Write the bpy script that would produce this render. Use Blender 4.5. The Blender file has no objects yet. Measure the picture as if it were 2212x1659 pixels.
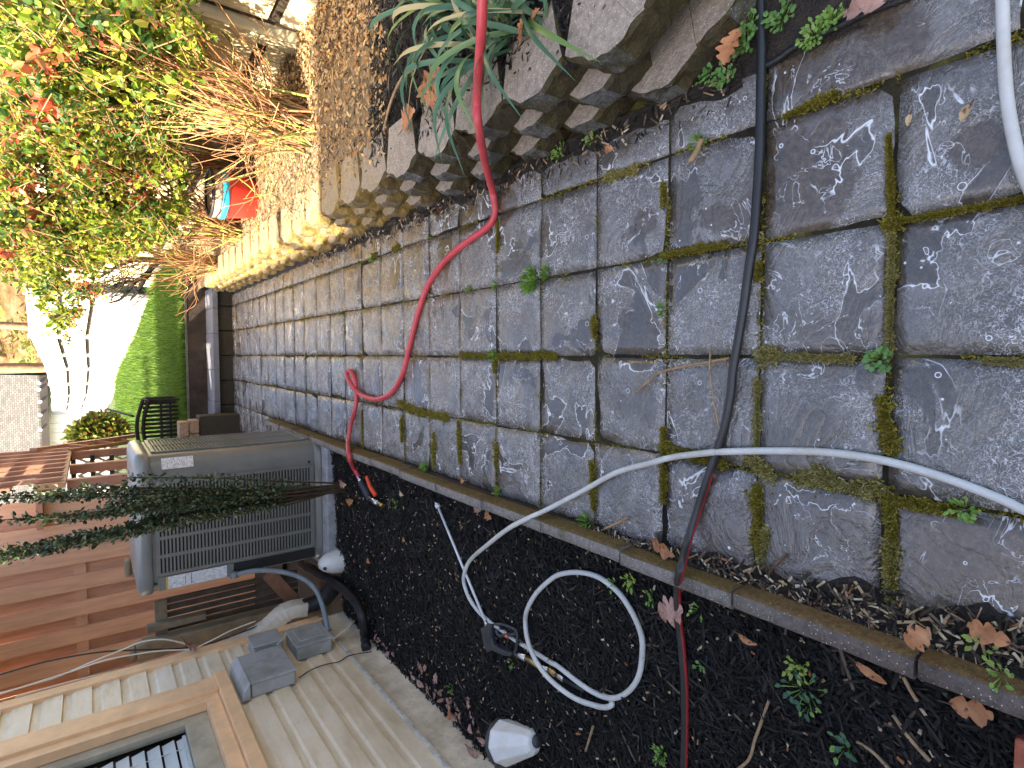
import bpy, math, random
from mathutils import Vector, Matrix, noise as mn
random.seed(7)
R = random.Random(11)
S = 0.305                      # one paver (12 in) in metres; every coordinate below is in pavers
SC = bpy.context.scene
COL = SC.collection
# ------------------------------------------------------------------ camera, solved from the paver grid
F_, PIT, YAW, ROLL, CH, CX, CY = 1218.6, 0.641658, -0.0632646, -0.0369736, 4.67496, 0.0136, -1.6566
def ray(x, y):
    u = 829.5 - y; v = x - 1106
    c, s = math.cos(-ROLL), math.sin(-ROLL)
    xi = u*c - v*s; yi = u*s + v*c
    cp, sp = math.cos(PIT), math.sin(PIT)
    up = -yi*cp - F_*sp; fw = F_*cp - yi*sp
    cy, sy = math.cos(YAW), math.sin(YAW)
    return Vector((xi*cy + fw*sy, -xi*sy + fw*cy, up))
CAMP = Vector((CX, CY, CH))
def gp(x, y, z=0.0):           # where the sight line through a photo point meets the level z
    d = ray(x, y); return CAMP + d*((z - CH)/d.z)
def onX(x, y, X):
    d = ray(x, y); return CAMP + d*((X - CX)/d.x)
def onY(x, y, Y):
    d = ray(x, y); return CAMP + d*((Y - CY)/d.y)
cam_d = bpy.data.cameras.new('camera'); cam = bpy.data.objects.new('camera', cam_d); COL.objects.link(cam)
fwd = ray(1106, 829.5).normalized()
imx = (ray(1107, 829.5) - ray(1106, 829.5)).normalized()
imy = (ray(1106, 828.5) - ray(1106, 829.5)).normalized()
m4 = Matrix((imx, imy, -fwd)).transposed().to_4x4(); m4.translation = CAMP*S
cam.matrix_world = m4
cam_d.sensor_width = 36; cam_d.sensor_fit = 'HORIZONTAL'; cam_d.lens = 36*F_/2212
cam_d.clip_start = 0.02; cam_d.clip_end = 500
SC.camera = cam
# ------------------------------------------------------------------ sky, sun, exposure
EL = math.radians(40); TD = Vector((0.9, 0.42, 0)).normalized()
SUND = Vector((TD.x*math.cos(EL), TD.y*math.cos(EL), -math.sin(EL)))
W = bpy.data.worlds.new('World'); SC.world = W; W.use_nodes = True
wn = W.node_tree; sky = wn.nodes.new('ShaderNodeTexSky'); sky.sky_type = 'NISHITA'; sky.sun_disc = False
sky.sun_elevation = EL; sky.dust_density = 4.5; sky.air_density = .8; sky.ozone_density = .3; sky.sun_rotation = math.atan2(-TD.x, -TD.y)
wn.links.new(sky.outputs[0], wn.nodes['Background'].inputs[0]); wn.nodes['Background'].inputs[1].default_value = 0.14
sl = bpy.data.lights.new('sun', 'SUN'); sl.energy = 4.8; sl.angle = math.radians(0.6); sl.color = (1.0, 0.87, 0.68)
so = bpy.data.objects.new('sun', sl); COL.objects.link(so); so.rotation_euler = SUND.to_track_quat('-Z', 'Y').to_euler()
so.location = (-10, -6, 12)
SC.view_settings.view_transform = 'Standard'; SC.view_settings.look = 'None'
SC.view_settings.exposure = 2.2; SC.view_settings.gamma = 1.0; SC.view_settings.use_curve_mapping = False
# ------------------------------------------------------------------ materials
class NT:
    def __init__(s, name):
        s.m = bpy.data.materials.new(name); s.m.use_nodes = True; s.t = s.m.node_tree
        s.b = s.t.nodes['Principled BSDF']; s._p = None
    def nd(s, typ, **kw):
        n = s.t.nodes.new(typ)
        for k, v in kw.items(): setattr(n, k, v)
        return n
    def put(s, sock, v):
        if hasattr(v, 'links') or isinstance(v, bpy.types.NodeSocket): s.t.links.new(v, sock)
        elif isinstance(v, (tuple, list)): sock.default_value = (*v, 1) if len(v) == 3 and len(sock.default_value) == 4 else v
        else: sock.default_value = v
    def pos(s):
        if s._p is None: s._p = s.nd('ShaderNodeNewGeometry').outputs['Position']
        return s._p
    def objc(s): return s.nd('ShaderNodeTexCoord').outputs['Object']
    def rnd(s): return s.nd('ShaderNodeObjectInfo').outputs['Random']
    def isl(s): return s.nd('ShaderNodeNewGeometry').outputs['Random Per Island']
    def map(s, vec, scale=(1, 1, 1), rot=(0, 0, 0), loc=(0, 0, 0)):
        n = s.nd('ShaderNodeMapping'); s.put(n.inputs[0], vec); n.inputs['Scale'].default_value = scale
        n.inputs['Rotation'].default_value = rot; n.inputs['Location'].default_value = loc; return n.outputs[0]
    def noise(s, scale, detail=3, rough=.55, dist=0, vec=None):
        n = s.nd('ShaderNodeTexNoise'); s.put(n.inputs['Vector'], vec if vec is not None else s.pos())
        n.inputs['Scale'].default_value = scale; n.inputs['Detail'].default_value = detail
        n.inputs['Roughness'].default_value = rough; n.inputs['Distortion'].default_value = dist; return n.outputs['Fac']
    def vor(s, scale, feat='F1', vec=None, out='Distance', rnd=1):
        n = s.nd('ShaderNodeTexVoronoi', feature=feat); s.put(n.inputs['Vector'], vec if vec is not None else s.pos())
        n.inputs['Scale'].default_value = scale; n.inputs['Randomness'].default_value = rnd; return n.outputs[out]
    def math(s, op, a, b=0, c=0, clamp=False):
        n = s.nd('ShaderNodeMath', operation=op); n.use_clamp = clamp
        for i, v in enumerate((a, b, c)): s.put(n.inputs[i], v)
        return n.outputs[0]
    def band(s, v, a, b):      # 0 below a, 1 above b
        n = s.nd('ShaderNodeMapRange'); s.put(n.inputs[0], v); n.inputs[1].default_value = a; n.inputs[2].default_value = b
        n.inputs[3].default_value = 0; n.inputs[4].default_value = 1; n.clamp = True; return n.outputs[0]
    def line(s, v, c, w):      # 1 where v is within w of c
        return s.band(s.math('ABSOLUTE', s.math('SUBTRACT', v, c)), w, w*.35)
    def mix(s, f, a, b):
        n = s.nd('ShaderNodeMix', data_type='RGBA'); s.put(n.inputs[0], f); s.put(n.inputs[6], a); s.put(n.inputs[7], b); return n.outputs[2]
    def ramp(s, f, stops):
        n = s.nd('ShaderNodeValToRGB'); s.put(n.inputs[0], f); e = n.color_ramp.elements
        while len(e) < len(stops): e.new(.5)
        for q, (p, c) in zip(e, stops): q.position = p; q.color = (*c, 1)
        return n.outputs[0]
    def bump(s, h, st=.3, d=.01, n0=None):
        n = s.nd('ShaderNodeBump'); s.put(n.inputs['Height'], h); n.inputs['Strength'].default_value = st; n.inputs['Distance'].default_value = d
        if n0 is not None: s.put(n.inputs['Normal'], n0)
        return n.outputs[0]
    def done(s, col, rough=.6, nrm=None, spec=.5, metal=0):
        s.put(s.b.inputs['Base Color'], col); s.put(s.b.inputs['Roughness'], rough); s.b.inputs['Metallic'].default_value = metal
        s.b.inputs['Specular IOR Level'].default_value = spec
        if nrm is not None: s.put(s.b.inputs['Normal'], nrm)
        return s.m
def simple(name, c, rough=.6, var=.15, scale=12, bump=.15, bd=.004, spec=.5, metal=0, dirt=None):
    n = NT(name); f = n.noise(scale, 4, .6); c2 = tuple(max(0, x*(1-var*2)) for x in c); c3 = tuple(x*(1+var) for x in c)
    col = n.ramp(f, [(.3, c2), (.7, c3)])
    if dirt: col = n.mix(n.band(n.noise(scale*.35, 5, .65), .5, .75), col, dirt)
    return n.done(col, rough, n.bump(n.noise(scale*5, 3), bump, bd), spec, metal)
def leafmat(name, cols, rough=.45, trans=.35, spec=.4):
    n = NT(name); st = [(i/max(1, len(cols)-1)*.9+.05, c) for i, c in enumerate(cols)]
    col = n.ramp(n.isl(), st); n.done(col, rough, None, spec)
    t = n.nd('ShaderNodeBsdfTranslucent'); n.put(t.inputs[0], col); mx = n.nd('ShaderNodeMixShader'); mx.inputs[0].default_value = trans
    out = n.t.nodes['Material Output']; n.t.links.new(n.b.outputs[0], mx.inputs[1]); n.t.links.new(t.outputs[0], mx.inputs[2]); n.t.links.new(mx.outputs[0], out.inputs[0])
    return n.m
M = {}
def paver_mat():
    n = NT('wet_paver'); P = n.pos()
    sx = n.nd('ShaderNodeSeparateXYZ'); n.put(sx.inputs[0], P)
    isl = n.isl()
    big = n.noise(2.3, 3, .5, .3); mid = n.noise(9, 4, .6); fine = n.noise(70, 3, .6)
    col = n.ramp(mid, [(.25, (.053, .047, .04)), (.5, (.102, .094, .083)), (.75, (.17, .16, .148))])
    col = n.mix(n.math('MULTIPLY', n.band(isl, .3, 1), .45), col, (.15, .14, .128))
    # brown wet patches with their pale drying rims
    wet = n.noise(4.2, 4, .55, .6, n.map(P, (1, 1.15, 1), (0, 0, .5), (3.1, 1.7, 0)))
    wm = n.band(wet, .56, .585)
    col = n.mix(n.math('MULTIPLY', wm, .85), col, n.ramp(fine, [(.3, (.04, .034, .027)), (.7, (.078, .066, .054))]))
    # broad brown damp areas close to the edging and the camera side
    dm = n.math('MULTIPLY', n.band(n.noise(1.9, 4, .6, .5, n.map(P, loc=(2.2, 6.4, 0))), .5, .6), n.band(sx.outputs[1], 1.5, .5))
    col = n.mix(n.math('MULTIPLY', dm, .7), col, n.ramp(fine, [(.3, (.05, .041, .033)), (.7, (.105, .09, .075))]))
    # a few particular stains, and one bare concrete paver in the near corner
    sd = n.math('MULTIPLY', n.math('SUBTRACT', n.noise(9, 4, .65), .5), .42); st_ = 0
    for px, py, r_ in ((1745, 400, .42), (1690, 300, .2), (1615, 470, .26), (1545, 470, .16), (1392, 478, .16), (1418, 700, .15), (1350, 690, .12), (1790, 290, .16), (1785, 70, .5), (1890, 130, .4), (2110, 310, .16), (1010, 470, .3), (1090, 440, .3)):
        c_ = gp(px, py); dn = n.nd('ShaderNodeVectorMath', operation='DISTANCE'); n.put(dn.inputs[0], P); dn.inputs[1].default_value = (c_.x*S, c_.y*S, 0)
        st_ = n.math('MAXIMUM', st_, n.band(n.math('ADD', dn.outputs['Value'], n.math('MULTIPLY', sd, r_*.75)), r_*S, r_*S*.82))
    cp_ = n.math('MULTIPLY', n.band(sx.outputs[0], -1.02*S, -1.04*S), n.band(sx.outputs[1], -.0*S, -.02*S)); st_ = n.math('MAXIMUM', st_, cp_)
    col = n.mix(n.math('MULTIPLY', st_, .85), col, n.ramp(fine, [(.3, (.036, .024, .013)), (.52, (.07, .05, .03)), (.72, (.115, .085, .055))]))
    # ochre film further off along the wall side, yellow reflection painted in
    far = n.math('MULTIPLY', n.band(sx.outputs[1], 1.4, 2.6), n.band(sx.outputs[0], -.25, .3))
    och_refl = n.math('MULTIPLY', far, n.band(n.noise(7, 5, .65, .8, n.map(P, (1.6, .8, 1))), .38, .55))
    col = n.mix(n.math('MULTIPLY', och_refl, .85), col, (.23, .145, .05))
    grn = n.band(n.noise(3.1, 5, .7, .2, n.map(P, loc=(8, 2, 0))), .6, .74)
    col = n.mix(n.math('MULTIPLY', grn, .45), col, (.085, .075, .03))
    # worm-like white bloom
    w1 = n.line(n.noise(42, 2, .5, 1.3), .5, .017); w2 = n.line(n.noise(120, 1, .5, .6), .52, .04)
    cov = n.band(n.noise(6, 3, .5, 0, n.map(P, loc=(5, 9, 0))), .44, .66)
    bloom = n.math('MULTIPLY', n.math('MAXIMUM', w1, n.math('MULTIPLY', w2, .5)), n.math('MULTIPLY_ADD', cov, .8, .22))
    bloom = n.math('MULTIPLY', bloom, n.math('SUBTRACT', 1, n.math('MULTIPLY', n.math('MAXIMUM', n.math('MAXIMUM', wm, dm), st_), .85)))
    rim = n.math('MULTIPLY', n.line(wet, .565, .0065), n.band(n.noise(5.5, 3, .5, 0, n.map(P, loc=(1, 4, 7))), .47, .53))
    wet2 = n.noise(8.5, 4, .6, .9, n.map(P, (1, 1.1, 1), (0, 0, 1.1), (7.7, 3.3, 0)))
    rim = n.math('MAXIMUM', rim, n.math('MULTIPLY', n.line(wet2, .56, .007), n.math('MULTIPLY', n.band(n.noise(4.2, 2, .5, 0, n.map(P, loc=(3, 8, 2))), .5, .56), .8)))
    # little white rings
    vn = n.nd('ShaderNodeTexVoronoi', feature='F1'); n.put(vn.inputs['Vector'], P); vn.inputs['Scale'].default_value = 26
    sc = n.nd('ShaderNodeSeparateColor'); n.put(sc.inputs[0], vn.outputs['Color'])
    ring = n.math('MULTIPLY', n.line(vn.outputs['Distance'], n.math('MULTIPLY_ADD', sc.outputs[1], .16, .07), .035), n.math('LESS_THAN', sc.outputs[0], .07))
    dots = n.math('MULTIPLY', n.band(n.vor(42), .14, .1), n.math('GREATER_THAN', n.noise(30, 1), .62))
    near = n.band(sx.outputs[1], 2.4, .6)
    wh = n.math('MAXIMUM', n.math('MAXIMUM', bloom, rim), n.math('MULTIPLY', n.math('MAXIMUM', ring, dots), near), clamp=True)
    col = n.mix(n.math('MULTIPLY', wh, .95), col, (.66, .68, .71))
    # riven slate surface
    rv = n.noise(5.5, 5, .6, 1.1, n.map(P, (1.0, 1.35, 1), (0, 0, .7))); rid = n.math('ABSOLUTE', n.math('SUBTRACT', rv, .5))
    h = n.math('MULTIPLY_ADD', n.math('SQRT', rid), 1.15, n.math('MULTIPLY_ADD', fine, .14, n.math('MULTIPLY', wh, .08)))
    h = n.math('MULTIPLY', h, n.math('MULTIPLY_ADD', n.math('MAXIMUM', wm, st_), -.6, 1))
    nb = n.bump(h, .6, .012); nb = n.bump(n.noise(160, 2), .22, .003, nb)
    ro = n.math('MULTIPLY_ADD', wm, -.12, n.math('MULTIPLY_ADD', mid, .34, .08)); ro = n.math('MULTIPLY_ADD', wh, .3, ro)
    n.b.inputs['Coat Weight'].default_value = .3; n.b.inputs['Coat Roughness'].default_value = .14; n.put(n.b.inputs['Coat Normal'], nb)
    return n.done(col, ro, nb, .8)
def mulch_mat(name, dark, bits=True, scale=1.0):
    n = NT(name); P = n.pos(); st = n.noise(60*scale, 4, .7, 2, n.map(P, (1, .4, 1), (0, 0, .6)))
    col = n.ramp(st, [(.35, tuple(x*.35 for x in dark)), (.6, dark), (.8, tuple(x*2.2 for x in dark))])
    if bits:
        col = n.mix(n.math('MULTIPLY', n.band(n.vor(38), .13, .08), n.math('GREATER_THAN', n.noise(22, 2), .6)), col, (.4, .33, .22))
    return n.done(col, .55, n.bump(st, .9, .02), .45)
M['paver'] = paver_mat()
def joint_mat():
    n = NT('mossy_joint'); a = n.noise(7, 4, .6); col = n.ramp(a, [(.38, (.012, .01, .008)), (.54, (.03, .026, .012)), (.66, (.085, .08, .016)), (.8, (.15, .13, .03))])
    return n.done(col, .85, n.bump(n.noise(130, 3), 1, .01), .2)
M['joint'] = joint_mat()
M['moss'] = leafmat('moss', [(.1, .1, .012), (.18, .155, .016), (.27, .21, .025), (.36, .32, .08)], .8, .2, .2)
M['moss_pale'] = leafmat('moss_pale', [(.17, .14, .03), (.34, .3, .11), (.44, .41, .22)], .8, .2, .2)
M['weed'] = leafmat('weed_leaf', [(.1, .2, .03), (.16, .32, .05), (.24, .4, .07), (.34, .44, .14)], .45, .35)
M['clover'] = leafmat('clover_leaf', [(.09, .2, .05), (.14, .3, .08), (.2, .36, .12)], .45, .35)
M['ivy'] = leafmat('ivy_leaf', [(.03, .09, .06), (.04, .12, .07), (.16, .3, .05)], .35, .2)
M['ivy_young'] = leafmat('ivy_young_leaf', [(.3, .42, .06), (.4, .45, .12)], .4, .4)
M['chips'] = leafmat('mulch_chip', [(.006, .0055, .005), (.010, .0092, .0085), (.017, .0155, .014), (.029, .026, .024)], .75, 0, .2)
M['chips_brown'] = leafmat('bark_chip', [(.03, .022, .016), (.06, .045, .03), (.1, .075, .05)], .6, 0, .4)
M['litter_pale'] = leafmat('pale_bits', [(.22, .13, .07), (.4, .3, .16), (.55, .48, .34), (.3, .12, .05)], .7, .1)
M['litter_bed'] = leafmat('bed_litter', [(.36, .17, .055), (.46, .26, .09), (.4, .27, .13), (.34, .23, .13), (.56, .42, .2)], .7, .15)
M['mulch'] = mulch_mat('black_mulch', (.012, .0115, .011))
M['mulch_bed'] = mulch_mat('dark_bed_mulch', (.02, .016, .013))
def bed_mat():
    n = NT('bed_soil'); sx = n.nd('ShaderNodeSeparateXYZ'); n.put(sx.inputs[0], n.pos())
    st = n.noise(45, 4, .7, 1.5); a = n.ramp(st, [(.3, (.11, .075, .042)), (.55, (.28, .195, .105)), (.75, (.42, .3, .17))])
    b = n.ramp(st, [(.35, (.007, .006, .005)), (.6, (.02, .016, .013)), (.8, (.05, .038, .028))])
    e = n.math('MULTIPLY_ADD', n.noise(8, 3), .12, sx.outputs[1])
    return n.done(n.mix(n.band(e, 1.97, 2.0), b, a), .8, n.bump(st, .9, .02), .3)
M['bed'] = bed_mat()
M['soil'] = simple('dark_soil', (.032, .024, .017), .8, .3, 25, .9, .02)
M['debris'] = mulch_mat('wet_debris', (.022, .016, .011))
def block_mat(name, c, dark, moss, mossamt, yel=0, near=None):
    n = NT(name); P = n.pos(); f = n.noise(55, 4, .7); g = n.noise(8, 4, .6); r = n.rnd()
    col = n.ramp(f, [(.3, dark), (.7, c)]); col = n.mix(n.math('MULTIPLY', r, .35), col, tuple(x*.6 for x in c))
    col = n.mix(n.math('MULTIPLY', n.band(g, .65-mossamt*.4, .8-mossamt*.3), .85), col, n.ramp(n.noise(90, 2), [(.3, tuple(x*.4 for x in moss)), (.7, moss)]))
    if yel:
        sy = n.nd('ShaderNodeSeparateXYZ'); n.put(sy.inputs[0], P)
        ym = n.math('MULTIPLY', n.band(n.math('MULTIPLY_ADD', n.noise(3, 3), .5, sy.outputs[1]), 2.1, 2.7), n.band(n.noise(14, 4, .65), .3, .55)); col = n.mix(n.math('MULTIPLY', ym, yel), col, (.3, .205, .06))  # yellow moss, with sunlit yellow painted in along the far stretch
    if near:
        sy = n.nd('ShaderNodeSeparateXYZ'); n.put(sy.inputs[0], P)
        col = n.mix(n.math('MULTIPLY', n.band(n.math('MULTIPLY_ADD', n.noise(6, 3), .3, sy.outputs[1]), .75, .2), .8), col, n.ramp(f, [(.3, tuple(x*.4 for x in near)), (.7, near)]))
    col = n.mix(n.band(n.vor(120), .2, .12), col, tuple(min(.8, x*1.9) for x in c))
    return n.done(col, .75, n.bump(f, .9, .012), .4)
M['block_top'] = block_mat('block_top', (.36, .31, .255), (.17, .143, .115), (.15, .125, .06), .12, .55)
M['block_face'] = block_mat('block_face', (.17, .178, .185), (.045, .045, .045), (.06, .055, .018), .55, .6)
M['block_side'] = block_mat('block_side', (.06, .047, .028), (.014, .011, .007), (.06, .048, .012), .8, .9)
M['curb'] = block_mat('edging_top', (.27, .25, .225), (.12, .11, .1), (.1, .08, .03), .15, 0, (.12, .085, .07))
M['curb_moss'] = block_mat('edging_mossy', (.17, .11, .035), (.06, .036, .013), (.14, .1, .016), .6, 0, (.21, .115, .04))
M['stone_cap'] = block_mat('slate_slab', (.22, .23, .26), (.13, .13, .15), (.12, .12, .05), .1)
M['stone_dark'] = block_mat('dark_stone', (.06, .048, .035), (.018, .014, .01), (.05, .045, .012), .5)
M['stone_block'] = block_mat('rough_stone', (.4, .28, .18), (.2, .14, .09), (.1, .08, .05), .15)
M['timber_dark'] = simple('dark_timber', (.038, .025, .016), .8, .3, 10, .6, .012)
M['timber_grey'] = simple('grey_timber', (.2, .19, .18), .8, .2, 10, .5, .006)
M['brick'] = simple('orange_brick', (.36, .1, .055), .8, .15, 30, .5, .004)
M['concrete'] = simple('concrete_pad', (.33, .34, .36), .85, .15, 20, .4, .004, dirt=(.12, .11, .1))
def siding_mat():
    n = NT('vinyl_siding'); P = n.pos(); sx = n.nd('ShaderNodeSeparateXYZ'); n.put(sx.inputs[0], P)
    col = n.ramp(n.noise(6, 5, .65, .2, n.map(P, (1, .5, 2))), [(.3, (.66, .52, .34)), (.5, (.82, .685, .49)), (.7, (.86, .765, .6))])
    low = n.math('MULTIPLY', n.band(sx.outputs[2], 1.1, .1), n.band(n.noise(3, 4, .6), .3, .7))
    col = n.mix(n.math('MULTIPLY', low, .6), col, (.45, .33, .19))
    col = n.mix(n.math('MULTIPLY', n.band(n.noise(28, 4, .7), .62, .74), .45), col, (.24, .18, .11))
    return n.done(col, .5, n.bump(n.noise(40, 3, .6, 0, n.map(P, (1, .08, 1))), .2, .003), .4)
M['siding'] = siding_mat()
M['foundation'] = simple('stained_foundation', (.7, .59, .43), .85, .14, 7, .6, .01, dirt=(.3, .2, .1))
M['trim'] = simple('peach_trim', (.86, .54, .29), .55, .08, 9, .2, .003)
M['trim_white'] = simple('chipped_white_trim', (.6, .57, .5), .6, .15, 25, .4, .004, dirt=(.25, .2, .14))
M['sash'] = simple('beige_sash', (.42, .37, .27), .5, .12, 12, .15)
M['blind'] = simple('white_blind', (.72, .74, .76), .45, .04, 9, .05)
M['room'] = simple('dark_room', (.012, .012, .013), .8, .1)
n = NT('window_glass'); n.b.inputs['Transmission Weight'].default_value = 1; n.b.inputs['IOR'].default_value = 1.05; M['glass'] = n.done((.95, .97, .97), .02, None, .5)
M['unseen_roofing'] = simple('unseen_roof_shingle', (.2, .18, .17), .85, .3, 30, .6, .01)
M['ac'] = simple('grey_green_paint', (.175, .18, .165), .3, .07, 8, .06, spec=.5)
M['ac_cap'] = simple('grey_cap', (.2, .215, .21), .3, .06, 8, .06)
M['ac_dark'] = simple('shade_screw_dark', (.012, .013, .013), .6, .2, 40)  # dark stand-in for shade in slots and recess, also the screws
def label_mat(name, a, b, ax, sc):
    n = NT(name); v = n.noise(sc, 2, .5, 0, n.map(n.pos(), ax)); return n.done(n.mix(n.band(v, .48, .56), a, b), .5)
M['label'] = label_mat('label_print', (.72, .7, .68), (.4, .38, .38), (.5, 1, 3), 95)
M['label_warn'] = label_mat('warning_print', (.72, .73, .74), (.45, .47, .5), (3, 1, .5), 80)
M['label_yellow'] = simple('yellow_strip', (.6, .4, .08), .5)
M['label_blue'] = simple('blue_strip', (.08, .1, .4), .5)
M['label_red'] = simple('red_strip', (.45, .04, .04), .5)
M['box'] = simple('grey_box_plastic', (.37, .37, .36), .5, .08, 12, .1, dirt=(.17, .16, .11))
M['conduit'] = simple('grey_conduit', (.17, .2, .22), .45, .08)
M['rubber'] = simple('black_foam', (.012, .012, .013), .5, .25, 30, .5, .006)
M['spout'] = simple('beige_downspout', (.78, .68, .54), .45, .06, dirt=(.5, .42, .32))
M['cable_w'] = simple('cream_cable', (.7, .66, .55), .5, .05)
M['cable_b'] = simple('black_cable', (.02, .017, .016), .5, .1)
M['wood_raw'] = simple('weathered_wood', (.24, .19, .115), .7, .18, 9, .35, .005)
M['wood_red'] = simple('reddish_wood', (.3, .15, .085), .7, .15, 9, .3)
M['wood_slat'] = simple('dark_slats', (.075, .06, .04), .75, .2, 12, .3)
def board_mat(name, c, var=.2):
    n = NT(name); f = n.noise(9, 4, .6, 0, n.map(n.pos(), (3, 3, .35))); i = n.isl()
    col = n.ramp(f, [(.3, tuple(x*.8 for x in c)), (.7, tuple(x*1.08 for x in c))]); col = n.mix(n.math('MULTIPLY', i, var), col, tuple(x*.65 for x in c))
    return n.done(col, .6, n.bump(n.noise(60, 3, .6, 0, n.map(n.pos(), (1, 1, .06))), .3, .003), .3)
M['red_fence'] = board_mat('red_stain', (.66, .385, .245), .1); M['deck'] = board_mat('deck_stain', (.42, .21, .13)); M['deck_tan'] = board_mat('deck_rim_stain', (.42, .225, .12))
M['lattice'] = simple('pale_lattice', (.45, .42, .34), .7, .1); M['stair'] = simple('dark_stair', (.03, .02, .015), .7, .2)
M['white_fence'] = board_mat('white_fence_board', (.74, .7, .62), .1); M['fence_wood'] = board_mat('pale_fence_wood', (.66, .57, .36), .25)
M['fence_shade'] = simple('fence_gap_shade', (.035, .024, .014), .8, .2)
M['garage'] = board_mat('white_garage', (.75, .74, .72), .06); M['gutter'] = simple('brown_gutter', (.04, .032, .026), .6, .1)
def shingle_mat():
    n = NT('grey_shingle'); br = n.nd('ShaderNodeTexBrick'); n.put(br.inputs['Vector'], n.map(n.objc(), (1.4, 1.4, 1.4)))
    br.inputs['Color1'].default_value = (.15, .145, .135, 1); br.inputs['Color2'].default_value = (.095, .09, .082, 1); br.inputs['Mortar'].default_value = (.05, .046, .04, 1)
    br.inputs['Scale'].default_value = 2.2; br.inputs['Mortar Size'].default_value = .03; br.inputs['Brick Width'].default_value = .45; br.inputs['Row Height'].default_value = .3
    return n.done(br.outputs[0], .85, None, .2)
M['shingle'] = shingle_mat()
n = NT('lit_bulb'); n.b.inputs['Emission Color'].default_value = (1, .95, .85, 1); n.b.inputs['Emission Strength'].default_value = 2.5; M['bulb'] = n.done((.8, .8, .75), .3)
M['hose_red'] = simple('red_hose_rubber', (.5, .055, .07), .42, .1, 9, .15, dirt=(.42, .1, .1))
M['hose_white'] = simple('white_hose_rubber', (.52, .53, .51), .45, .06, 14, .15, dirt=(.36, .34, .29))
M['hose_black'] = simple('black_hose_rubber', (.016, .018, .02), .35, .2, 9, .15)
M['hose_stripe'] = simple('red_stripe_rubber', (.28, .02, .022), .4, .1, 9, .15)
M['gun'] = simple('black_plastic', (.03, .034, .042), .42, .2, 20, .1)
M['steel'] = simple('bright_steel', (.6, .6, .6), .25, .1, 20, .05, metal=1); M['brass'] = simple('brass', (.5, .36, .16), .35, .1, 20, .05, metal=1)
M['wand'] = simple('white_wand', (.66, .67, .68), .3, .04); M['lever'] = simple('orange_red_lever', (.7, .07, .025), .4, .05)
M['lamp_white'] = simple('dusty_white_plastic', (.7, .69, .65), .4, .04, 14, .1, dirt=(.58, .54, .45)); M['lamp_dark'] = simple('lamp_gasket', (.05, .048, .045), .5)
M['pail_red'] = simple('red_pail', (.62, .03, .02), .35, .05, 5, .03); M['pail_blue'] = simple('cyan_band', (.03, .42, .72), .35, .05, 5, .03)
M['pail_tan'] = simple('tan_band', (.36, .27, .19), .4, .1, 5, .03); M['pail_rim'] = simple('dark_rim', (.03, .025, .025), .5)
M['strap'] = leafmat('strap_leaf', [(.04, .11, .06), (.07, .16, .09), (.1, .2, .11), (.13, .22, .06)], .35, .25)
M['straw'] = leafmat('dry_leaf_blade', [(.5, .42, .2), (.4, .36, .2)], .6, .3)
M['holly'] = leafmat('holly_leaf', [(.016, .034, .012), (.032, .062, .02), (.06, .095, .036), (.13, .16, .08)], .28, .1, .6)
M['bark'] = simple('brown_bark', (.075, .05, .026), .8, .25, 30, .5); M['bark_dark'] = simple('dark_bark', (.022, .015, .011), .8, .2, 30, .5)
M['cane'] = leafmat('brown_cane', [(.24, .1, .042), (.35, .17, .075), (.4, .24, .11), (.18, .08, .045)], .55, 0)
M['cane_green'] = leafmat('green_cane', [(.3, .36, .07), (.44, .46, .12)], .5, 0)
M['bush'] = leafmat('bush_leaf', [(.055, .125, .012), (.145, .225, .02), (.25, .325, .026), (.34, .37, .033), (.42, .39, .065)], .45, .42)
M['bush_dark'] = leafmat('bush_inner_leaf', [(.03, .08, .014), (.055, .12, .02), (.09, .15, .03)], .45, .35)
M['bush_red'] = leafmat('bush_red_leaf', [(.42, .06, .03), (.46, .12, .05), (.5, .24, .09)], .45, .42)
def dead_mat(name, a, b, c):
    n = NT(name); f = n.noise(22, 4, .65, .5); col = n.ramp(f, [(.3, a), (.52, b), (.72, c)]); col = n.mix(n.band(n.noise(70, 2), .62, .7), col, tuple(x*.35 for x in a))
    return n.done(col, .6, n.bump(n.noise(45, 4, .6, 1), .6, .006), .35)
M['oak'] = dead_mat('brown_oak_leaf', (.2, .075, .03), (.38, .17, .075), (.48, .25, .12)); M['oak_pink'] = dead_mat('pinkish_dead_leaf', (.22, .11, .08), (.38, .22, .17), (.48, .31, .26))
M['oak_tan'] = dead_mat('tan_dead_leaf', (.3, .19, .09), (.48, .34, .19), (.6, .46, .3))
M['twig'] = simple('pale_twig', (.3, .2, .11), .7, .2, 40, .4); M['twig_dark'] = simple('brown_twig', (.11, .055, .035), .7, .2, 40, .4)
M['grass'] = leafmat('grass_blade', [(.03, .085, .008), (.055, .13, .012), (.1, .19, .018), (.15, .22, .035)], .5, .35)
M['lawn'] = simple('lawn_soil', (.035, .06, .012), .9, .25, 9, .6, .02)
M['shrub'] = leafmat('shrub_leaf', [(.06, .11, .02), (.13, .19, .03), (.3, .28, .05), (.3, .16, .05)], .5, .3)
def hill_mat():
    n = NT('leafy_hill'); a = n.noise(.9, 5, .65); b = n.noise(.25, 4, .6)
    col = n.ramp(a, [(.3, (.06, .037, .016)), (.5, (.14, .085, .038)), (.7, (.22, .15, .08))]); col = n.mix(n.band(b, .5, .62), col, (.15, .2, .05))
    return n.done(col, .9, n.bump(a, .8, .3), .1)
M['hill'] = hill_mat(); M['trunk'] = simple('sunny_trunk', (.35, .2, .1), .85, .25, 6, .5)
M['undergrowth'] = leafmat('undergrowth', [(.2, .12, .05), (.35, .25, .12), (.15, .2, .04), (.24, .28, .06)], .6, .3)
M['bench'] = simple('dark_bench_wood', (.012, .008, .006), .85, .2, 20, .2)
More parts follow.
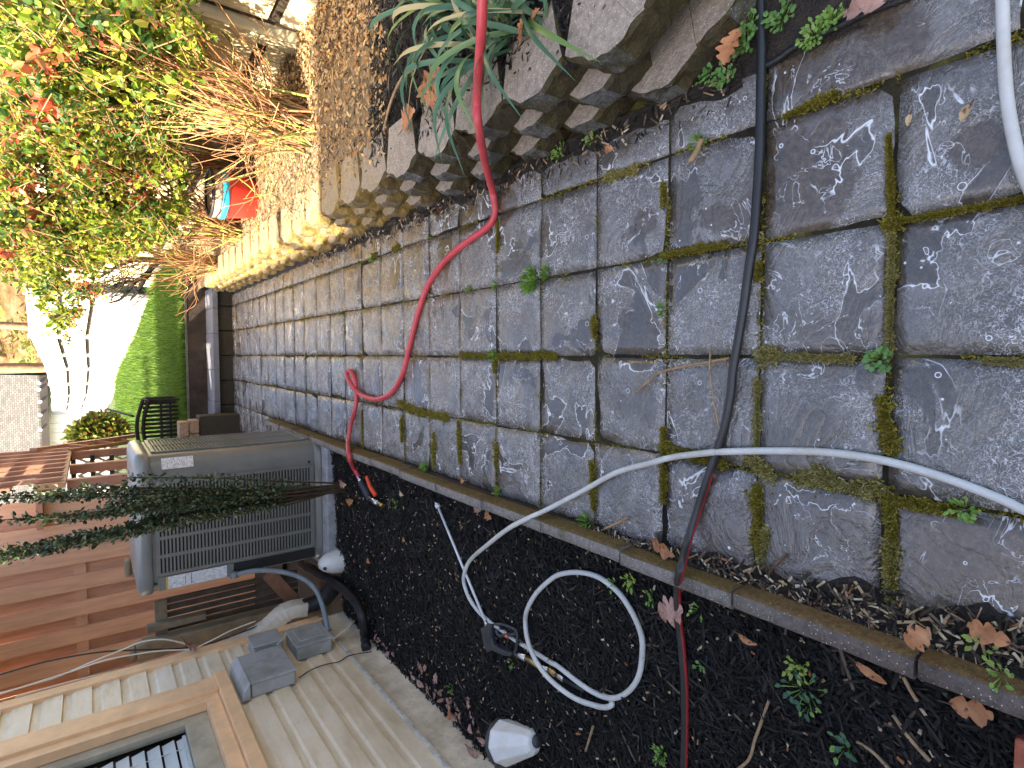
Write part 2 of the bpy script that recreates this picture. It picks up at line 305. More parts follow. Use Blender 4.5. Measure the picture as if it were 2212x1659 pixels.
# ------------------------------------------------------------------ mesh builder
class MB:
    def __init__(s): s.v = []; s.f = []; s.mi = []; s.sm = []; s.mats = []
    def m(s, mat):
        if mat not in s.mats: s.mats.append(mat)
        return s.mats.index(mat)
    def add(s, vs, fs, mat, smooth=False):
        o = len(s.v); s.v.extend(vs); k = s.m(mat)
        for f in fs: s.f.append([o+i for i in f]); s.mi.append(k); s.sm.append(smooth)
        return s
    def hexa(s, c, mat):       # 8 corners, bottom loop then top loop
        return s.add(c, [(3, 2, 1, 0), (4, 5, 6, 7), (0, 1, 5, 4), (1, 2, 6, 5), (2, 3, 7, 6), (3, 0, 4, 7)], mat)
    def box(s, a, b, mat):
        (x0, y0, z0), (x1, y1, z1) = a, b
        return s.hexa([(x0, y0, z0), (x1, y0, z0), (x1, y1, z0), (x0, y1, z0), (x0, y0, z1), (x1, y0, z1), (x1, y1, z1), (x0, y1, z1)], mat)
    def bar(s, p, q, w, t, mat, up=(0, 0, 1)):
        p, q = Vector(p), Vector(q); d = (q-p).normalized(); u = Vector(up)
        if abs(d.dot(u)) > .98: u = Vector((0, 1, 0))
        sd = d.cross(u).normalized(); u = sd.cross(d).normalized(); sd = sd*w/2; u = u*t/2
        return s.hexa([p-sd-u, p+sd-u, q+sd-u, q-sd-u, p-sd+u, p+sd+u, q+sd+u, q-sd+u], mat)
    def prism(s, pts, off, mat, smooth=False):
        n = len(pts); off = Vector(off); a = [Vector(p) for p in pts]
        fs = [tuple(range(n-1, -1, -1)), tuple(range(n, 2*n))] + [(i, (i+1) % n, (i+1) % n+n, i+n) for i in range(n)]
        return s.add(a+[p+off for p in a], fs, mat, smooth)
    def tube(s, pts, r, mat, k=8, stripe=None, cap=True, twist=0, start=0):
        P = [Vector(p) for p in pts]; n = len(P); o = len(s.v); rr = r if hasattr(r, '__len__') else [r]*n
        up = None; mi = s.m(mat); ms = s.m(stripe[0]) if stripe else mi
        for i in range(n):
            d = (P[min(i+1, n-1)]-P[max(i-1, 0)])
            d = d.normalized() if d.length > 1e-9 else Vector((0, 0, 1))
            if up is None:
                up = Vector((0, 0, 1)) if abs(d.z) < .9 else Vector((0, 1, 0))
            up = (up-d*up.dot(d)).normalized(); sd = d.cross(up)
            for j in range(k):
                a = 2*math.pi*j/k+twist; s.v.append(P[i]+(sd*math.cos(a)+up*math.sin(a))*rr[i])
        for i in range(n-1):
            for j in range(k):
                s.f.append([o+i*k+j, o+i*k+(j+1) % k, o+(i+1)*k+(j+1) % k, o+(i+1)*k+j]); s.sm.append(True)
                s.mi.append(ms if stripe and j in stripe[1] and i >= start else mi)
        if cap:
            s.f.append([o+j for j in range(k)][::-1]); s.f.append([o+(n-1)*k+j for j in range(k)]); s.sm += [False]*2; s.mi += [mi]*2
        return s
    def lathe(s, prof, c, mat, k=20, axis=(0, 0, 1), smooth=True, ref=None):
        ax = Vector(axis).normalized(); a = Vector(ref) if ref else (Vector((1, 0, 0)) if abs(ax.x) < .9 else Vector((0, 1, 0)))
        a = (a-ax*a.dot(ax)).normalized(); b = ax.cross(a); c = Vector(c); vs = []; fs = []
        for r, z in prof:
            for j in range(k):
                t = 2*math.pi*j/k; vs.append(c+ax*z+(a*math.cos(t)+b*math.sin(t))*r)
        for i in range(len(prof)-1):
            for j in range(k): fs.append((i*k+j, i*k+(j+1) % k, (i+1)*k+(j+1) % k, (i+1)*k+j))
        return s.add(vs, fs, mat, smooth)
    def leaf(s, p, d, nrm, L, Wd, mat, fold=.12):
        p = Vector(p); d = Vector(d).normalized(); nrm = Vector(nrm); sd = d.cross(nrm)
        if sd.length < 1e-4: sd = d.orthogonal()
        sd.normalize(); u = sd.cross(d)
        vs = [p, p+d*L*.32+sd*Wd/2+u*fold*Wd, p+d*L*.7+sd*Wd*.4+u*fold*Wd, p+d*L, p+d*L*.7-sd*Wd*.4+u*fold*Wd, p+d*L*.32-sd*Wd/2+u*fold*Wd]
        return s.add(vs, [(0, 1, 2, 3), (0, 3, 4, 5)], mat)
    def chip(s, p, ang, L, w, t, mat, tilt=0):
        c, sn = math.cos(ang), math.sin(ang); dx, dy = c*L/2, sn*L/2; wx, wy = -sn*w/2, c*w/2; x, y, z = p
        return s.add([(x-dx-wx, y-dy-wy, z-tilt), (x+dx-wx*.6, y+dy-wy*.6, z+tilt), (x+dx*.9+wx, y+dy*.9+wy, z+tilt), (x-dx*.95+wx*.8, y-dy*.95+wy*.8, z-tilt),
                      (x-dx*.5, y-dy*.5, z-tilt*.5+t), (x+dx*.6, y+dy*.6, z+tilt*.6+t)], [(0, 1, 5, 4), (1, 2, 5), (2, 3, 4, 5), (3, 0, 4)], mat)
    def mesh(s, name, org):
        me = bpy.data.meshes.new(name); o = Vector(org)
        me.from_pydata([((Vector(v)-o)*S)[:] for v in s.v], [], s.f)
        for mt in s.mats: me.materials.append(mt)
        me.polygons.foreach_set('material_index', s.mi); me.polygons.foreach_set('use_smooth', s.sm); me.update(); return me
    def build(s, name, parent=None, org=None, bevel=0, seg=2):
        if org is None:
            if parent is not None: org = ORG[parent.name]
            else:
                xs = [v[0] for v in s.v]; ys = [v[1] for v in s.v]; zs = [v[2] for v in s.v]; org = ((min(xs)+max(xs))/2, (min(ys)+max(ys))/2, min(zs))
        o = bpy.data.objects.new(name, s.mesh(name, org)); COL.objects.link(o)
        if parent is not None:
            o.parent = parent; o.location = (Vector(org)-Vector(ORG[parent.name]))*S
        else: o.location = Vector(org)*S
        ORG[o.name] = Vector(org)
        if bevel:
            b = o.modifiers.new('bevel', 'BEVEL'); b.width = bevel*S; b.segments = seg; b.limit_method = 'ANGLE'; b.angle_limit = .6
        return o
ORG = {}
def tag(o, label=None, cat=None, group=None, kind=None):
    for k, v in (('label', label), ('category', cat), ('group', group), ('kind', kind)):
        if v: o[k] = v
    return o
def thing(name, label, cat, loc, group=None):
    o = bpy.data.objects.new(name, None); COL.objects.link(o); o.location = Vector(loc)*S; o.empty_display_size = .05
    ORG[o.name] = Vector(loc); return tag(o, label, cat, group)
def copy_tree(o, loc, rz=0, label=None, sc=1):
    r = o.copy(); COL.objects.link(r); r.location = Vector(loc)*S; r.rotation_euler = (0, 0, rz); r.scale = (sc,)*3
    if label: r['label'] = label
    for ch in o.children:
        c = ch.copy(); COL.objects.link(c); c.parent = r
        for g in ch.children: d = g.copy(); COL.objects.link(d); d.parent = c
    ORG[r.name] = Vector(loc); return r
def smooth(pts, n=8):
    P = [Vector(p) for p in pts]; Q = [P[0]*2-P[1]]+P+[P[-1]*2-P[-2]]; out = []
    for i in range(1, len(Q)-2):
        for k in range(n):
            t = k/n; a, b, c, d = Q[i-1:i+3]
            out.append(.5*((2*b)+(c-a)*t+(2*a-5*b+4*c-d)*t*t+(3*b-a-3*c+d)*t**3))
    out.append(P[-1]); return out
def rv(a=1): return Vector((R.uniform(-a, a), R.uniform(-a, a), R.uniform(-a, a)))
def nz(x, y, sc=1, z=0): return mn.noise(Vector((x*sc, y*sc, z)))
def mulch_z(x, y): return -.06-.19*min(1, max(0, (-2.2-x)/4.3))+.03*nz(x, y, 1.6)
def bed_z(x, y): return .98+.06*nz(x, y, .8)+.02*nz(x, y, 4)+max(0, x-3)*.02
def lawn_z(y, x=0):
    t = [(24, 1.44), (39, 1.5), (48, 1.85), (96, 2.8), (120, 3.3)]
    for (a, za), (b, zb) in zip(t, t[1:]):
        if y <= b: return za+(zb-za)*(max(y, a)-a)/(b-a)
    return 3.3
def sheet(x0, x1, y0, y1, nx, ny, zf, mat, keep=None):
    mb = MB(); vs = []; 
    for j in range(ny+1):
        for i in range(nx+1):
            x = x0+(x1-x0)*i/nx; y = y0+(y1-y0)*j/ny; vs.append((x, y, zf(x, y)))
    fs = [(j*(nx+1)+i, j*(nx+1)+i+1, (j+1)*(nx+1)+i+1, (j+1)*(nx+1)+i) for j in range(ny) for i in range(nx)
          if keep is None or keep(x0+(x1-x0)*(i+.5)/nx, y0+(y1-y0)*(j+.5)/ny)]
    return mb.add(vs, fs, mat, True)
# ------------------------------------------------------------------ setting: ground, patio, beds, lawn, hill
def struct(o, label): return tag(o, label, None, None, 'structure')
struct(sheet(-300, 300, -150, 250, 4, 4, lambda x, y: -1.2, M['soil']).build('ground'), 'dark earth under the garden')
pv = MB()
def paver(x0, x1, y0, y1):
    g = .015; x0 += g; x1 -= g; y0 += g; y1 -= g; j = lambda a=.012: R.uniform(-a, a)
    c = [(x0+j(), y0+j()), (x1+j(), y0+j()), (x1+j(), y1+j()), (x0+j(), y1+j())]; dz = R.uniform(-.012, .01); tx, ty = R.uniform(-.012, .012), R.uniform(-.012, .012)
    N = 9; vs = []; fs = []; sd = R.uniform(0, 99)
    for b in range(N+1):
        for a in range(N+1):
            u, v = a/N, b/N; e = min(u, 1-u, v, 1-v)
            x = (c[0][0]*(1-u)+c[1][0]*u)*(1-v)+(c[3][0]*(1-u)+c[2][0]*u)*v; y = (c[0][1]*(1-u)+c[1][1]*u)*(1-v)+(c[3][1]*(1-u)+c[2][1]*u)*v
            if e < .01: x += .012*nz(x*9, y*9, 1, sd); y += .012*nz(y*9, x*9, 1, sd+5)
            z = dz+tx*(u-.5)+ty*(v-.5)+.012*mn.noise(Vector((x*2.2, y*2.2, sd)))-(.022 if e < .01 else .006 if e < .12 else 0)
            vs.append((x, y, z))
    for b in range(N):
        for a in range(N): i = b*(N+1)+a; fs.append((i, i+1, i+N+2, i+N+1))
    rim = list(range(N+1))+[(k+1)*(N+1)+N for k in range(N)]+[N*(N+1)+N-1-k for k in range(N)]+[(N-1-k)*(N+1) for k in range(N-1)]
    o = len(vs); vs += [(vs[i][0], vs[i][1], -.09) for i in rim]; L = len(rim)
    fs += [(rim[k], o+k, o+(k+1) % L, rim[(k+1) % L]) for k in range(L)]
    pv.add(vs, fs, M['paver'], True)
for n_ in range(-3, 24):
    y1 = n_+1 if n_ < 23 else 23.62
    for a, b in ((-2, -1), (-1, 0), (0, 1), (1, 2), (2, 2.5)):
        if a == 2 and n_ < 0: paver(2, 3, n_+.3, y1+.3); continue
        paver(a, b, n_, y1)
    if n_ >= 17:
        for a in (-5, -4, -3): paver(a, a+1, n_, y1)
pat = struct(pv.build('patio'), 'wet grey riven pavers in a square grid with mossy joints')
jm = MB(); jm.add([(-2.06, -4, -.032), (2.7, -4, -.032), (2.7, 23.62, -.032), (-2.06, 23.62, -.032)], [(0, 1, 2, 3)], M['joint']); jm.add([(-5, 17, -.034), (-2.06, 17, -.034), (-2.06, 23.62, -.034), (-5, 23.62, -.034)], [(0, 1, 2, 3)], M['joint'])
struct(jm.build('path_bedding'), 'mossy bedding soil showing in the paver joints')
struct(sheet(-16, -2.1, -4, 17.1, 60, 80, mulch_z, M['mulch']).build('mulch_bed'), 'black bark mulch between the house and the paved path')
struct(sheet(-40, -2.3, 17.1, 23.6, 10, 8, lambda x, y: -.12, M['soil']).build('soil'), 'bare shaded soil under the deck')
wall_y = lambda x: 1.5-(x-2.55)*.75
struct(sheet(2.7, 9, -3, 30, 60, 240, bed_z, M['bed'], lambda x, y: y > wall_y(x)+.3).build('planting_bed'), 'raised bed, black mulch near and leafy brown soil beyond')
struct(sheet(2.45, 9, -4, 2.2, 30, 30, lambda x, y: -.02+.03*nz(x, y, 3), M['soil']).build('bare_soil'), 'dark damp soil at the foot of the block wall')
struct(sheet(-60, 9.5, 25.05, 120, 30, 60, lambda x, y: lawn_z(y)+.05*nz(x, y, .3), M['lawn']).build('lawn'), 'green lawn beyond the path, part in sun')
struct(sheet(-160, 200, 112, 240, 40, 24, lambda x, y: 2.5+(y-112)*.36+3*nz(x, y, .03), M['hill']).build('hill'), 'brown leafy hillside rising behind the far fence')
# grass
g = MB()
for _ in range(30000):
    t = R.random()**1.7; y = 25.15+t*45; x = R.uniform(-5, 4.6-.02*(y-25)) if y < 45 else R.uniform(-7, 3.6-(y-39)*.16)
    sc = (1+(y-25)*.022); hh = R.uniform(.16, .34)*sc; a = R.uniform(0, 6.28); w = .022*sc; z = lawn_z(y)+.05*nz(x, y, .3)-.02
    c, s_ = math.cos(a)*w, math.sin(a)*w; lx, ly = R.uniform(-.1, .1), R.uniform(-.1, .1)
    g.add([(x-c, y-s_, z), (x+c, y+s_, z), (x+lx, y+ly, z+hh)], [(0, 1, 2)], M['grass'])
tag(g.build('grass'), 'short green grass covering the far lawn', 'grass', None, 'stuff')
# ------------------------------------------------------------------ steps at the far end
st = thing('stone_step', 'blue grey slab step with mossy dark riser at the far end of the pavers', 'step', (-.4, 23.7, 0))
q = MB()
for a in range(-5, 3): q.box((a+.01, 23.64, -.1), (a+.98, 24.4, .5-R.uniform(0, .03)), M['stone_dark'])
q.build('riser', st, bevel=.02)
q = MB(); x = -3.2
while x < 2.6: w = R.uniform(.9, 1.5); q.box((x+.01, 23.5+R.uniform(-.03, .03), .5), (min(2.7, x+w), 25.1, .72+R.uniform(-.015, .015)), M['stone_cap']); x += w
q.build('slab', st, bevel=.02)
gw = thing('timber_retainer', 'dark brown timber retaining edge holding up the lawn above the step', 'garden wall', (-.5, 25.1, 0))
q = MB(); q.box((-4, 25.12, .1), (6, 25.3, 1.4), M['timber_dark']); q.build('board', gw, bevel=.015)
q = MB(); q.box((-4, 25.1, 1.4), (6, 25.42, 1.47), M['timber_grey']); q.build('cap', gw)
# ------------------------------------------------------------------ retaining wall of trifacet blocks
def block_mesh(seed):
    r = random.Random(seed); h = .35; pr = [(-.49, .17), (-.17, 0), (.17, 0), (.49, .17), (.36, .8), (-.36, .8)]   # local x along wall, y into the bank
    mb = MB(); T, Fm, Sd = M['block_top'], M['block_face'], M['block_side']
    nseg = 4; bot = []; ring = []
    pts = []; mats = []
    for i in range(6):
        a, b = pr[i], pr[(i+1) % 6]; k = 4 if i in (0, 1, 2) else 2
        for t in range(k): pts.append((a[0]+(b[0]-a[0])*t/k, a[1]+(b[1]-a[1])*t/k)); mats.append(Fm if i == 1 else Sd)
    L = len(pts); lev = [0, .1, .22, .31, h]; vs = []
    for li, z in enumerate(lev):
        ins = .03 if li in (0, 4) else 0
        for (x, y) in pts:
            f = 1-ins*1.2; xx = x*f; yy = .4+(y-.4)*f
            if yy < .2: yy += r.uniform(-.022, .022)+.01*math.sin(z*30+x*9); xx += r.uniform(-.012, .012)
            vs.append((xx, yy, z+(r.uniform(-.012, .012) if 0 < li < 4 else r.uniform(-.006, .004))))
    for li in range(4):
        for j in range(L): mb.add([], [], T); mb.f.append([li*L+j, li*L+(j+1) % L, (li+1)*L+(j+1) % L, (li+1)*L+j]); mb.mi.append(mb.m(mats[j])); mb.sm.append(False)
    mb.v = vs
    c = len(mb.v); mb.v.append((0, .42, h+.004)); o = 4*L
    for j in range(L): mb.f.append([o+j, o+(j+1) % L, c]); mb.mi.append(mb.m(T)); mb.sm.append(False)
    return mb.mesh('block', (0, 0, 0))
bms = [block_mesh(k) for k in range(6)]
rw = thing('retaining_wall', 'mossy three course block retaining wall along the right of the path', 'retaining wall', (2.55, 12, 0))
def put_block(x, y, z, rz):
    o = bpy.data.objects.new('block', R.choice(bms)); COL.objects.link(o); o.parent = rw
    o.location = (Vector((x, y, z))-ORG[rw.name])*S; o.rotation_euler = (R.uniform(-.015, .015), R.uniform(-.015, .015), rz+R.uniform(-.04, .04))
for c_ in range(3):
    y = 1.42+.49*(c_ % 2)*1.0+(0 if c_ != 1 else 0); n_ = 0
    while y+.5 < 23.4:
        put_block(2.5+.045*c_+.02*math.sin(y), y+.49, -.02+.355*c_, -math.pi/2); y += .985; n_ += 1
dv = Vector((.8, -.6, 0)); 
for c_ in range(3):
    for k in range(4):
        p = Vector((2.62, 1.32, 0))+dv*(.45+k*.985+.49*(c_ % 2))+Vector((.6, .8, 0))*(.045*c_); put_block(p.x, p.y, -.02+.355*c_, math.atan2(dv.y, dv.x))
# ------------------------------------------------------------------ edging kerb
ed = thing('garden_edging', 'low mossy concrete edging between pavers and black mulch', 'edging', (-2.1, 7, 0))
y = -3.0
while y < 17.3:
    L = R.choice((1.32, 1.36, 1.3)); y2 = min(17.35, y+L); q = MB(); o = R.uniform(-.012, .012); zt = .27+R.uniform(-.015, .015)
    x0, x1 = -2.19+o, -2.025+o; N = 7; vs = []
    for i in range(N):
        t = y+.012+(y2-y-.024)*i/(N-1); w = lambda a: .009*nz(t*4, a*7, 1, y)
        vs += [(x1+.01+w(1), t, -.1), (x1+w(2), t, zt-.05), (x1-.022+w(3), t, zt+w(4)), (x0+.02+w(5), t, zt+w(6)), (x0+w(7), t, zt-.03), (x0+w(8), t, -.3)]
    for i in range(N-1):
        b_ = i*6
        for j, mt in ((0, 'curb_moss'), (1, 'curb_moss'), (2, 'curb'), (3, 'curb'), (4, 'curb')): q.add([], [], M[mt]); q.f.append([b_+j, b_+6+j, b_+7+j, b_+1+j]); q.mi.append(q.m(M[mt])); q.sm.append(True)
    q.v = vs
    for b_, rev in ((0, False), ((N-1)*6, True)):
        f = [b_+j for j in range(6)]; q.f.append(f[::-1] if rev else f); q.mi.append(q.m(M['curb'])); q.sm.append(False)
    q.build('edging_block', ed); y = y2
#--PART2--
# ------------------------------------------------------------------ house
hs = thing('house', 'beige vinyl sided house with stained foundation and peach trim on the left', 'house', (-6.5, 6, 0))
q = MB()
def lap(y0, y1, z0):
    pr = [(-6.425, z0), (-6.44, z0+.27), (-6.475, z0+.315), (-6.482, z0+.44), (-6.5, z0+.44), (-6.5, z0)]
    n0 = len(q.v); q.add([(a, y0, b) for a, b in pr]+[(a, y1, b) for a, b in pr], [(i, (i+1) % 6, (i+1) % 6+6, i+6) for i in range(6)]+[(5, 4, 3, 2, 1, 0), (6, 7, 8, 9, 10, 11)], M['siding'])
z = .42
while z < 7.9:
    if z > 2.75 and z < 7.5: lap(10.0, 11.78, z); lap(-8, 6.5, z)
    else: lap(-8, 11.78, z)
    z += .44
q.build('siding', hs)
q = MB(); q.box((-25, -14, .3), (-6.95, 11.9, 8.1), M['siding']); q.box((-6.95, 10, .4), (-6.5, 11.9, 8.1), M['siding']); q.box((-6.95, -14, .4), (-6.5, 6.4, 8.1), M['siding'])
q.box((-6.95, 6.4, .4), (-6.5, 10, 2.9), M['siding']); q.box((-6.95, 6.4, 7.7), (-6.5, 10, 8.1), M['siding']); q.build('wall', hs)
q = MB(); q.box((-25, -18, 8.1), (-6.5, 2.6, 14.2), M['siding']); q.build('unseen_upper_storey', hs)  # unseen storey, its end and height set to shade the near bed
q = MB(); q.box((-26, 21.2, -.2), (-8, 29.6, 13.6), M['siding']); q.build('shade_wing', hs)  # unseen wing added to throw shade on the near lawn
def unseen_slab_roof(y0, y1, zE, xr, zR):
    q = MB(); c = [(-6.1, zE), (xr, zR), (-26, zE), (-26, zE+.3), (xr, zR+.35), (-6.1, zE+.3)]
    q.prism([(a, y0, b) for a, b in c], (0, y1-y0, 0), M['unseen_roofing']); return q
unseen_slab_roof(2.72, 17.6, 8.1, -15, 13).build('roof', hs); q = MB(); q.box((-25.4, -18.4, 14.2), (-6.4, 2.7, 14.4), M['unseen_roofing']); q.build('roof', hs)  # unseen roof, run past the wall end to shade path and fence
q = MB(); q.box((-16, 13, 8.45), (-7.2, 19.4, 9.6), M['unseen_roofing']); q.build('shade_box', hs)  # unseen box added to keep the sun off the red fence
# stained foundation with an uneven foot
q = MB(); vs = []; N = 60
for i in range(N+1):
    y = -8+19.95*i/N
    for z, x in ((.33, -6.47), (.1, -6.45), (-.12, -6.43), (-.35+.05*nz(y, 0, 2), -6.36+.05*nz(y, 3, 3))): vs.append((x+.012*nz(y, z*4, 4), y, z))
fs = [(i*4+j, i*4+j+1, i*4+j+5, i*4+j+4) for i in range(N) for j in range(3)]
q.add(vs, fs, M['foundation'], True); q.box((-6.75, 11.93, -.4), (-6.42, 12.0, .33), M['foundation']); q.build('foundation', hs)
q = MB(); q.box((-6.47, -8, .345), (-6.395, 11.35, .415), M['trim_white']); q.build('starter_strip', hs, bevel=.008)
q = MB(); q.box((-6.52, 11.78, .36), (-6.38, 12.06, 8.1), M['trim']); q.box((-7.0, 11.92, .36), (-6.523, 12.04, 8.1), M['trim']); q.build('corner_trim', hs, bevel=.01)
w = MB(); w.box((-6.52, 10.12, 2.88), (-6.36, 10.62, 7.9), M['trim']); w.box((-6.52, 6.0, 2.88), (-6.36, 6.35, 7.9), M['trim']); w.box((-6.52, 6.35, 7.6), (-6.37, 10.12, 7.9), M['trim'])
w.box((-6.52, 6.0, 2.66), (-6.30, 10.66, 2.88), M['trim'])
win = w.build('window', hs, bevel=.012)
w = MB(); w.box((-6.6, 9.9, 2.9), (-6.42, 10.12, 7.6), M['trim']); w.box((-6.7, 6.35, 2.9), (-6.40, 9.9, 3.12), M['trim']); w.build('jamb', win, bevel=.01)
w = MB()
w.box((-6.74, 9.68, 3.12), (-6.6, 9.9, 7.6), M['sash']); w.box((-6.74, 6.35, 3.12), (-6.6, 9.68, 3.5), M['sash']); w.box((-6.74, 6.35, 5.75), (-6.58, 9.68, 6.05), M['sash']); w.build('sash', win, bevel=.012)
w = MB(); w.box((-6.70, 6.35, 3.5), (-6.69, 9.68, 7.6), M['glass']); w.build('glass', win)
w = MB(); z = 3.55
while z < 5.7: w.bar((-6.80, 6.4, z), (-6.80, 9.62, z), .185, .012, M['blind'], (.97, 0, .24)); z += .22
w.bar((-6.79, 6.4, 3.53), (-6.79, 9.62, 3.53), .08, .05, M['blind']); w.bar((-6.79, 9.3, 3.5), (-6.79, 9.3, 5.8), .012, .012, M['blind']); w.build('blind', win)
w = MB(); w.add([(-6.9, 6.35, 2.9), (-6.9, 9.95, 2.9), (-6.9, 9.95, 7.7), (-6.9, 6.35, 7.7)], [(0, 1, 2, 3)], M['room']); w.build('dark_interior', win)
# boxes and pipes on the house corner
def ubox(name, label, y0, y1, z0, z1, x1, lid=True):
    t = thing(name, label, 'utility box', (-6.42, (y0+y1)/2, z0), 'grey boxes on the house corner'); q = MB()
    q.box((-6.43, y0, z0), (x1-.05, y1, z1), M['box']); q.build('case', t, bevel=.03)
    q = MB(); q.box((x1-.045, y0-.025, z0-.025), (x1, y1+.025, z1+.025), M['box'])
    if lid: q.box((x1, y0+.12, z0+.1), (x1+.035, y1-.12, z1-.1), M['box'])
    q.build('lid', t, bevel=.02); return t
t1 = ubox('utility_box', 'small grey box with cable glands, highest of three on the house corner', 10.86, 11.42, 1.5, 2.08, -6.12, False)
q = MB()
for k in range(5): q.lathe([(.045, 0), (.05, .05), (.03, .09)], (-6.25, 10.83, 1.58+k*.1), M['box'], 8, (0, -1, 0))
q.build('gland', t1)
ubox('utility_box', 'grey hinged box with raised lid panel, lowest and nearest the downspout', 10.3, 11.15, .62, 1.36, -6.1)
t3 = ubox('utility_box', 'large grey box with algae stained sloping top over the siding', 9.5, 10.62, 1.62, 2.42, -6.12, False)
q = MB(); q.prism([(-6.42, 9.44, 2.446), (-6.1, 9.44, 2.446), (-6.24, 9.44, 2.56), (-6.42, 9.44, 2.6)], (0, 1.24, 0), M['box']); q.build('hood', t3, bevel=.02)
C4 = lambda cx, cy: ((800+cx*.5516)*.5486, (2150+cy*.5516)*.5486)
def oy(cx, cy, Y): return onY(*C4(cx, cy), Y)
q = MB(); pts = smooth([(-6.75, 12.3, 2.6), (-6.62, 12.28, 1.95), (-6.42, 12.22, 1.5), (-6.2, 12.2, 1.2), (-6.12, 12.2, .95), (-6.15, 12.2, .62)], 5); N = len(pts)
k = 8; vs = []; fs = []
for i, p in enumerate(pts):
    d = (pts[min(i+1, N-1)]-pts[max(i-1, 0)]).normalized(); a = d.cross(Vector((0, 1, 0))).normalized(); b = Vector((0, 1, 0)); f = 1+.05*(i % 2)*(4 < i < 18)
    for u, v in ((-.15, -.2), (.0, -.215), (.15, -.2), (.17, 0), (.15, .2), (0, .215), (-.15, .2), (-.17, 0)): vs.append(p+a*u*f+b*v*f)
for i in range(N-1):
    for j in range(8): fs.append((i*8+j, i*8+(j+1) % 8, i*8+8+(j+1) % 8, i*8+8+j))
q.add(vs, fs, M['spout']); ds = tag(q.build('downspout_elbow'), 'cream curved downspout elbow at the house corner', 'downspout')
q = MB(); pts = smooth([(-6.15, 12.2, .66), (-6.1, 12.15, .35), (-5.9, 12.05, .1), (-5.55, 11.85, -.05)], 10)
q.tube(pts, [.19+.02*(i % 2) for i in range(len(pts))], M['rubber'], 12); tag(q.build('drain_pipe'), 'black corrugated drain pipe under the downspout elbow', 'pipe')
q = MB(); pts = smooth([oy(200, 215, 12.36), oy(350, 178, 12.1), oy(520, 178, 11.8), oy(680, 218, 11.5), oy(790, 295, 11.2), oy(850, 420, 11.0), oy(880, 550, 10.8), oy(892, 610, 10.7)], 6)
q.tube(pts, .055, M['conduit'], 10); q.tube([pts[-3], pts[-1]], .075, M['conduit'], 10); q.tube([pts[0], pts[2]], .075, M['conduit'], 10); tag(q.build('flexible_conduit'), 'grey flexible conduit arching from condenser to the lowest box', 'conduit')
q = MB(); pts = smooth([gp(*C4(690, 125), .22), gp(*C4(780, 165), .16), gp(*C4(860, 220), .1), gp(*C4(1000, 310), .06), gp(*C4(1090, 400), .08), gp(*C4(1140, 520), .1), onX(*C4(1155, 640), -6.2), onX(*C4(1165, 735), -6.38)], 7)
q.tube(pts, [.105+.008*math.sin(i*1.9) for i in range(len(pts))], M['rubber'], 12); tag(q.build('insulated_pipe'), 'thick black foam covered pipe curving from condenser to house foundation', 'pipe')
def cable(pts, r, mat, label):
    q = MB(); q.tube(smooth(pts, 6), r, M[mat], 6); return tag(q.build('cable'), label, 'cable')
T = lambda i, j, zx, zy: (553*i+zx/4, 414.75*j+zy/4)
cp = lambda L, Y: [onY(*T(0, 3, *p), Y) for p in L]
cable(cp([(-60, 1030), (250, 945), (500, 870), (800, 740), (1050, 640), (1220, 570), (1400, 547), (1560, 575), (1700, 620)], 12.25), .016, 'cable_w', 'loose cream cable bowing out over the grey post beside the house')
cable(cp([(-60, 1040), (300, 925), (600, 830), (900, 730), (1150, 680), (1400, 645), (1650, 630), (1820, 560), (2000, 470), (2210, 390)], 12.2), .016, 'cable_w', 'cream cable running straight down the house corner past the dead leaf')
cable(cp([(-60, 870), (400, 740), (850, 660), (1200, 640), (1500, 630), (1750, 600), (2000, 520), (2260, 420)], 12.3), .017, 'cable_b', 'thin black cable crossing the red fence to the house corner')
cable(cp([(130, 1050), (400, 970), (700, 890), (1000, 820), (1250, 755), (1500, 690), (1650, 630)], 12.15), .013, 'cable_w', 'cream cable hugging the peach corner trim')
cable([onX(*T(1, 3, *p), -6.38) for p in [(370, 880), (480, 810), (600, 765), (720, 740), (800, 690), (930, 665), (1000, 655)]], .012, 'cable_b', 'thin black wire sagging across the lower siding')
cable([onX(*T(1, 3, *p), -6.12) for p in [(185, 590), (240, 530), (300, 430), (350, 410), (345, 450), (300, 500)]], .014, 'cable_w', 'short looped cream wire between the two small boxes')
cable([onX(*T(1, 3, *p), -6.3) for p in [(660, 550), (740, 490), (800, 450), (850, 390)]], .03, 'spout', 'short cream tube behind the thick black pipe')
# wood behind: slatted gate and posts
gt = thing('wooden_gate', 'weathered slatted wooden gate between house corner and condenser', 'gate', (-6.2, 13.8, 0))
q = MB()
for k in range(5): x = -6.56+k*.17; q.box((x, 13.75, .35), (x+.11, 13.83, 3.55), M['wood_slat'])
q.build('slat_panel', gt)
q = MB(); q.bar((-6.75, 13.68, .35), (-5.65, 13.68, 1.12), .1, .34, M['wood_red']); q.build('rail', gt, bevel=.01); q = MB(); q.bar((-6.7, 13.7, 3.5), (-5.75, 13.7, 3.5), .1, .25, M['wood_raw']); q.build('rail', gt, bevel=.01)
q = MB(); q.box((-7.02, 13.62, -.2), (-6.62, 13.9, 3.9), M['wood_raw']); q.build('post', gt, bevel=.02)
q = MB(); p = onY(285, 1405, 13.3); q.box((p.x-.3, 13.2, -.2), (p.x+.12, 13.5, p.z-.08), M['wood_raw']); q.box((p.x-.26, 13.22, p.z-.078), (p.x+.08, 13.48, p.z+.05), M['wood_raw']); q.build('post', gt, bevel=.05)
q = MB(); q.box((-6.35, 13.4, 2.6), (-6.2, 13.6, 3.8), M['wood_raw']); q.build('post', gt, bevel=.01)
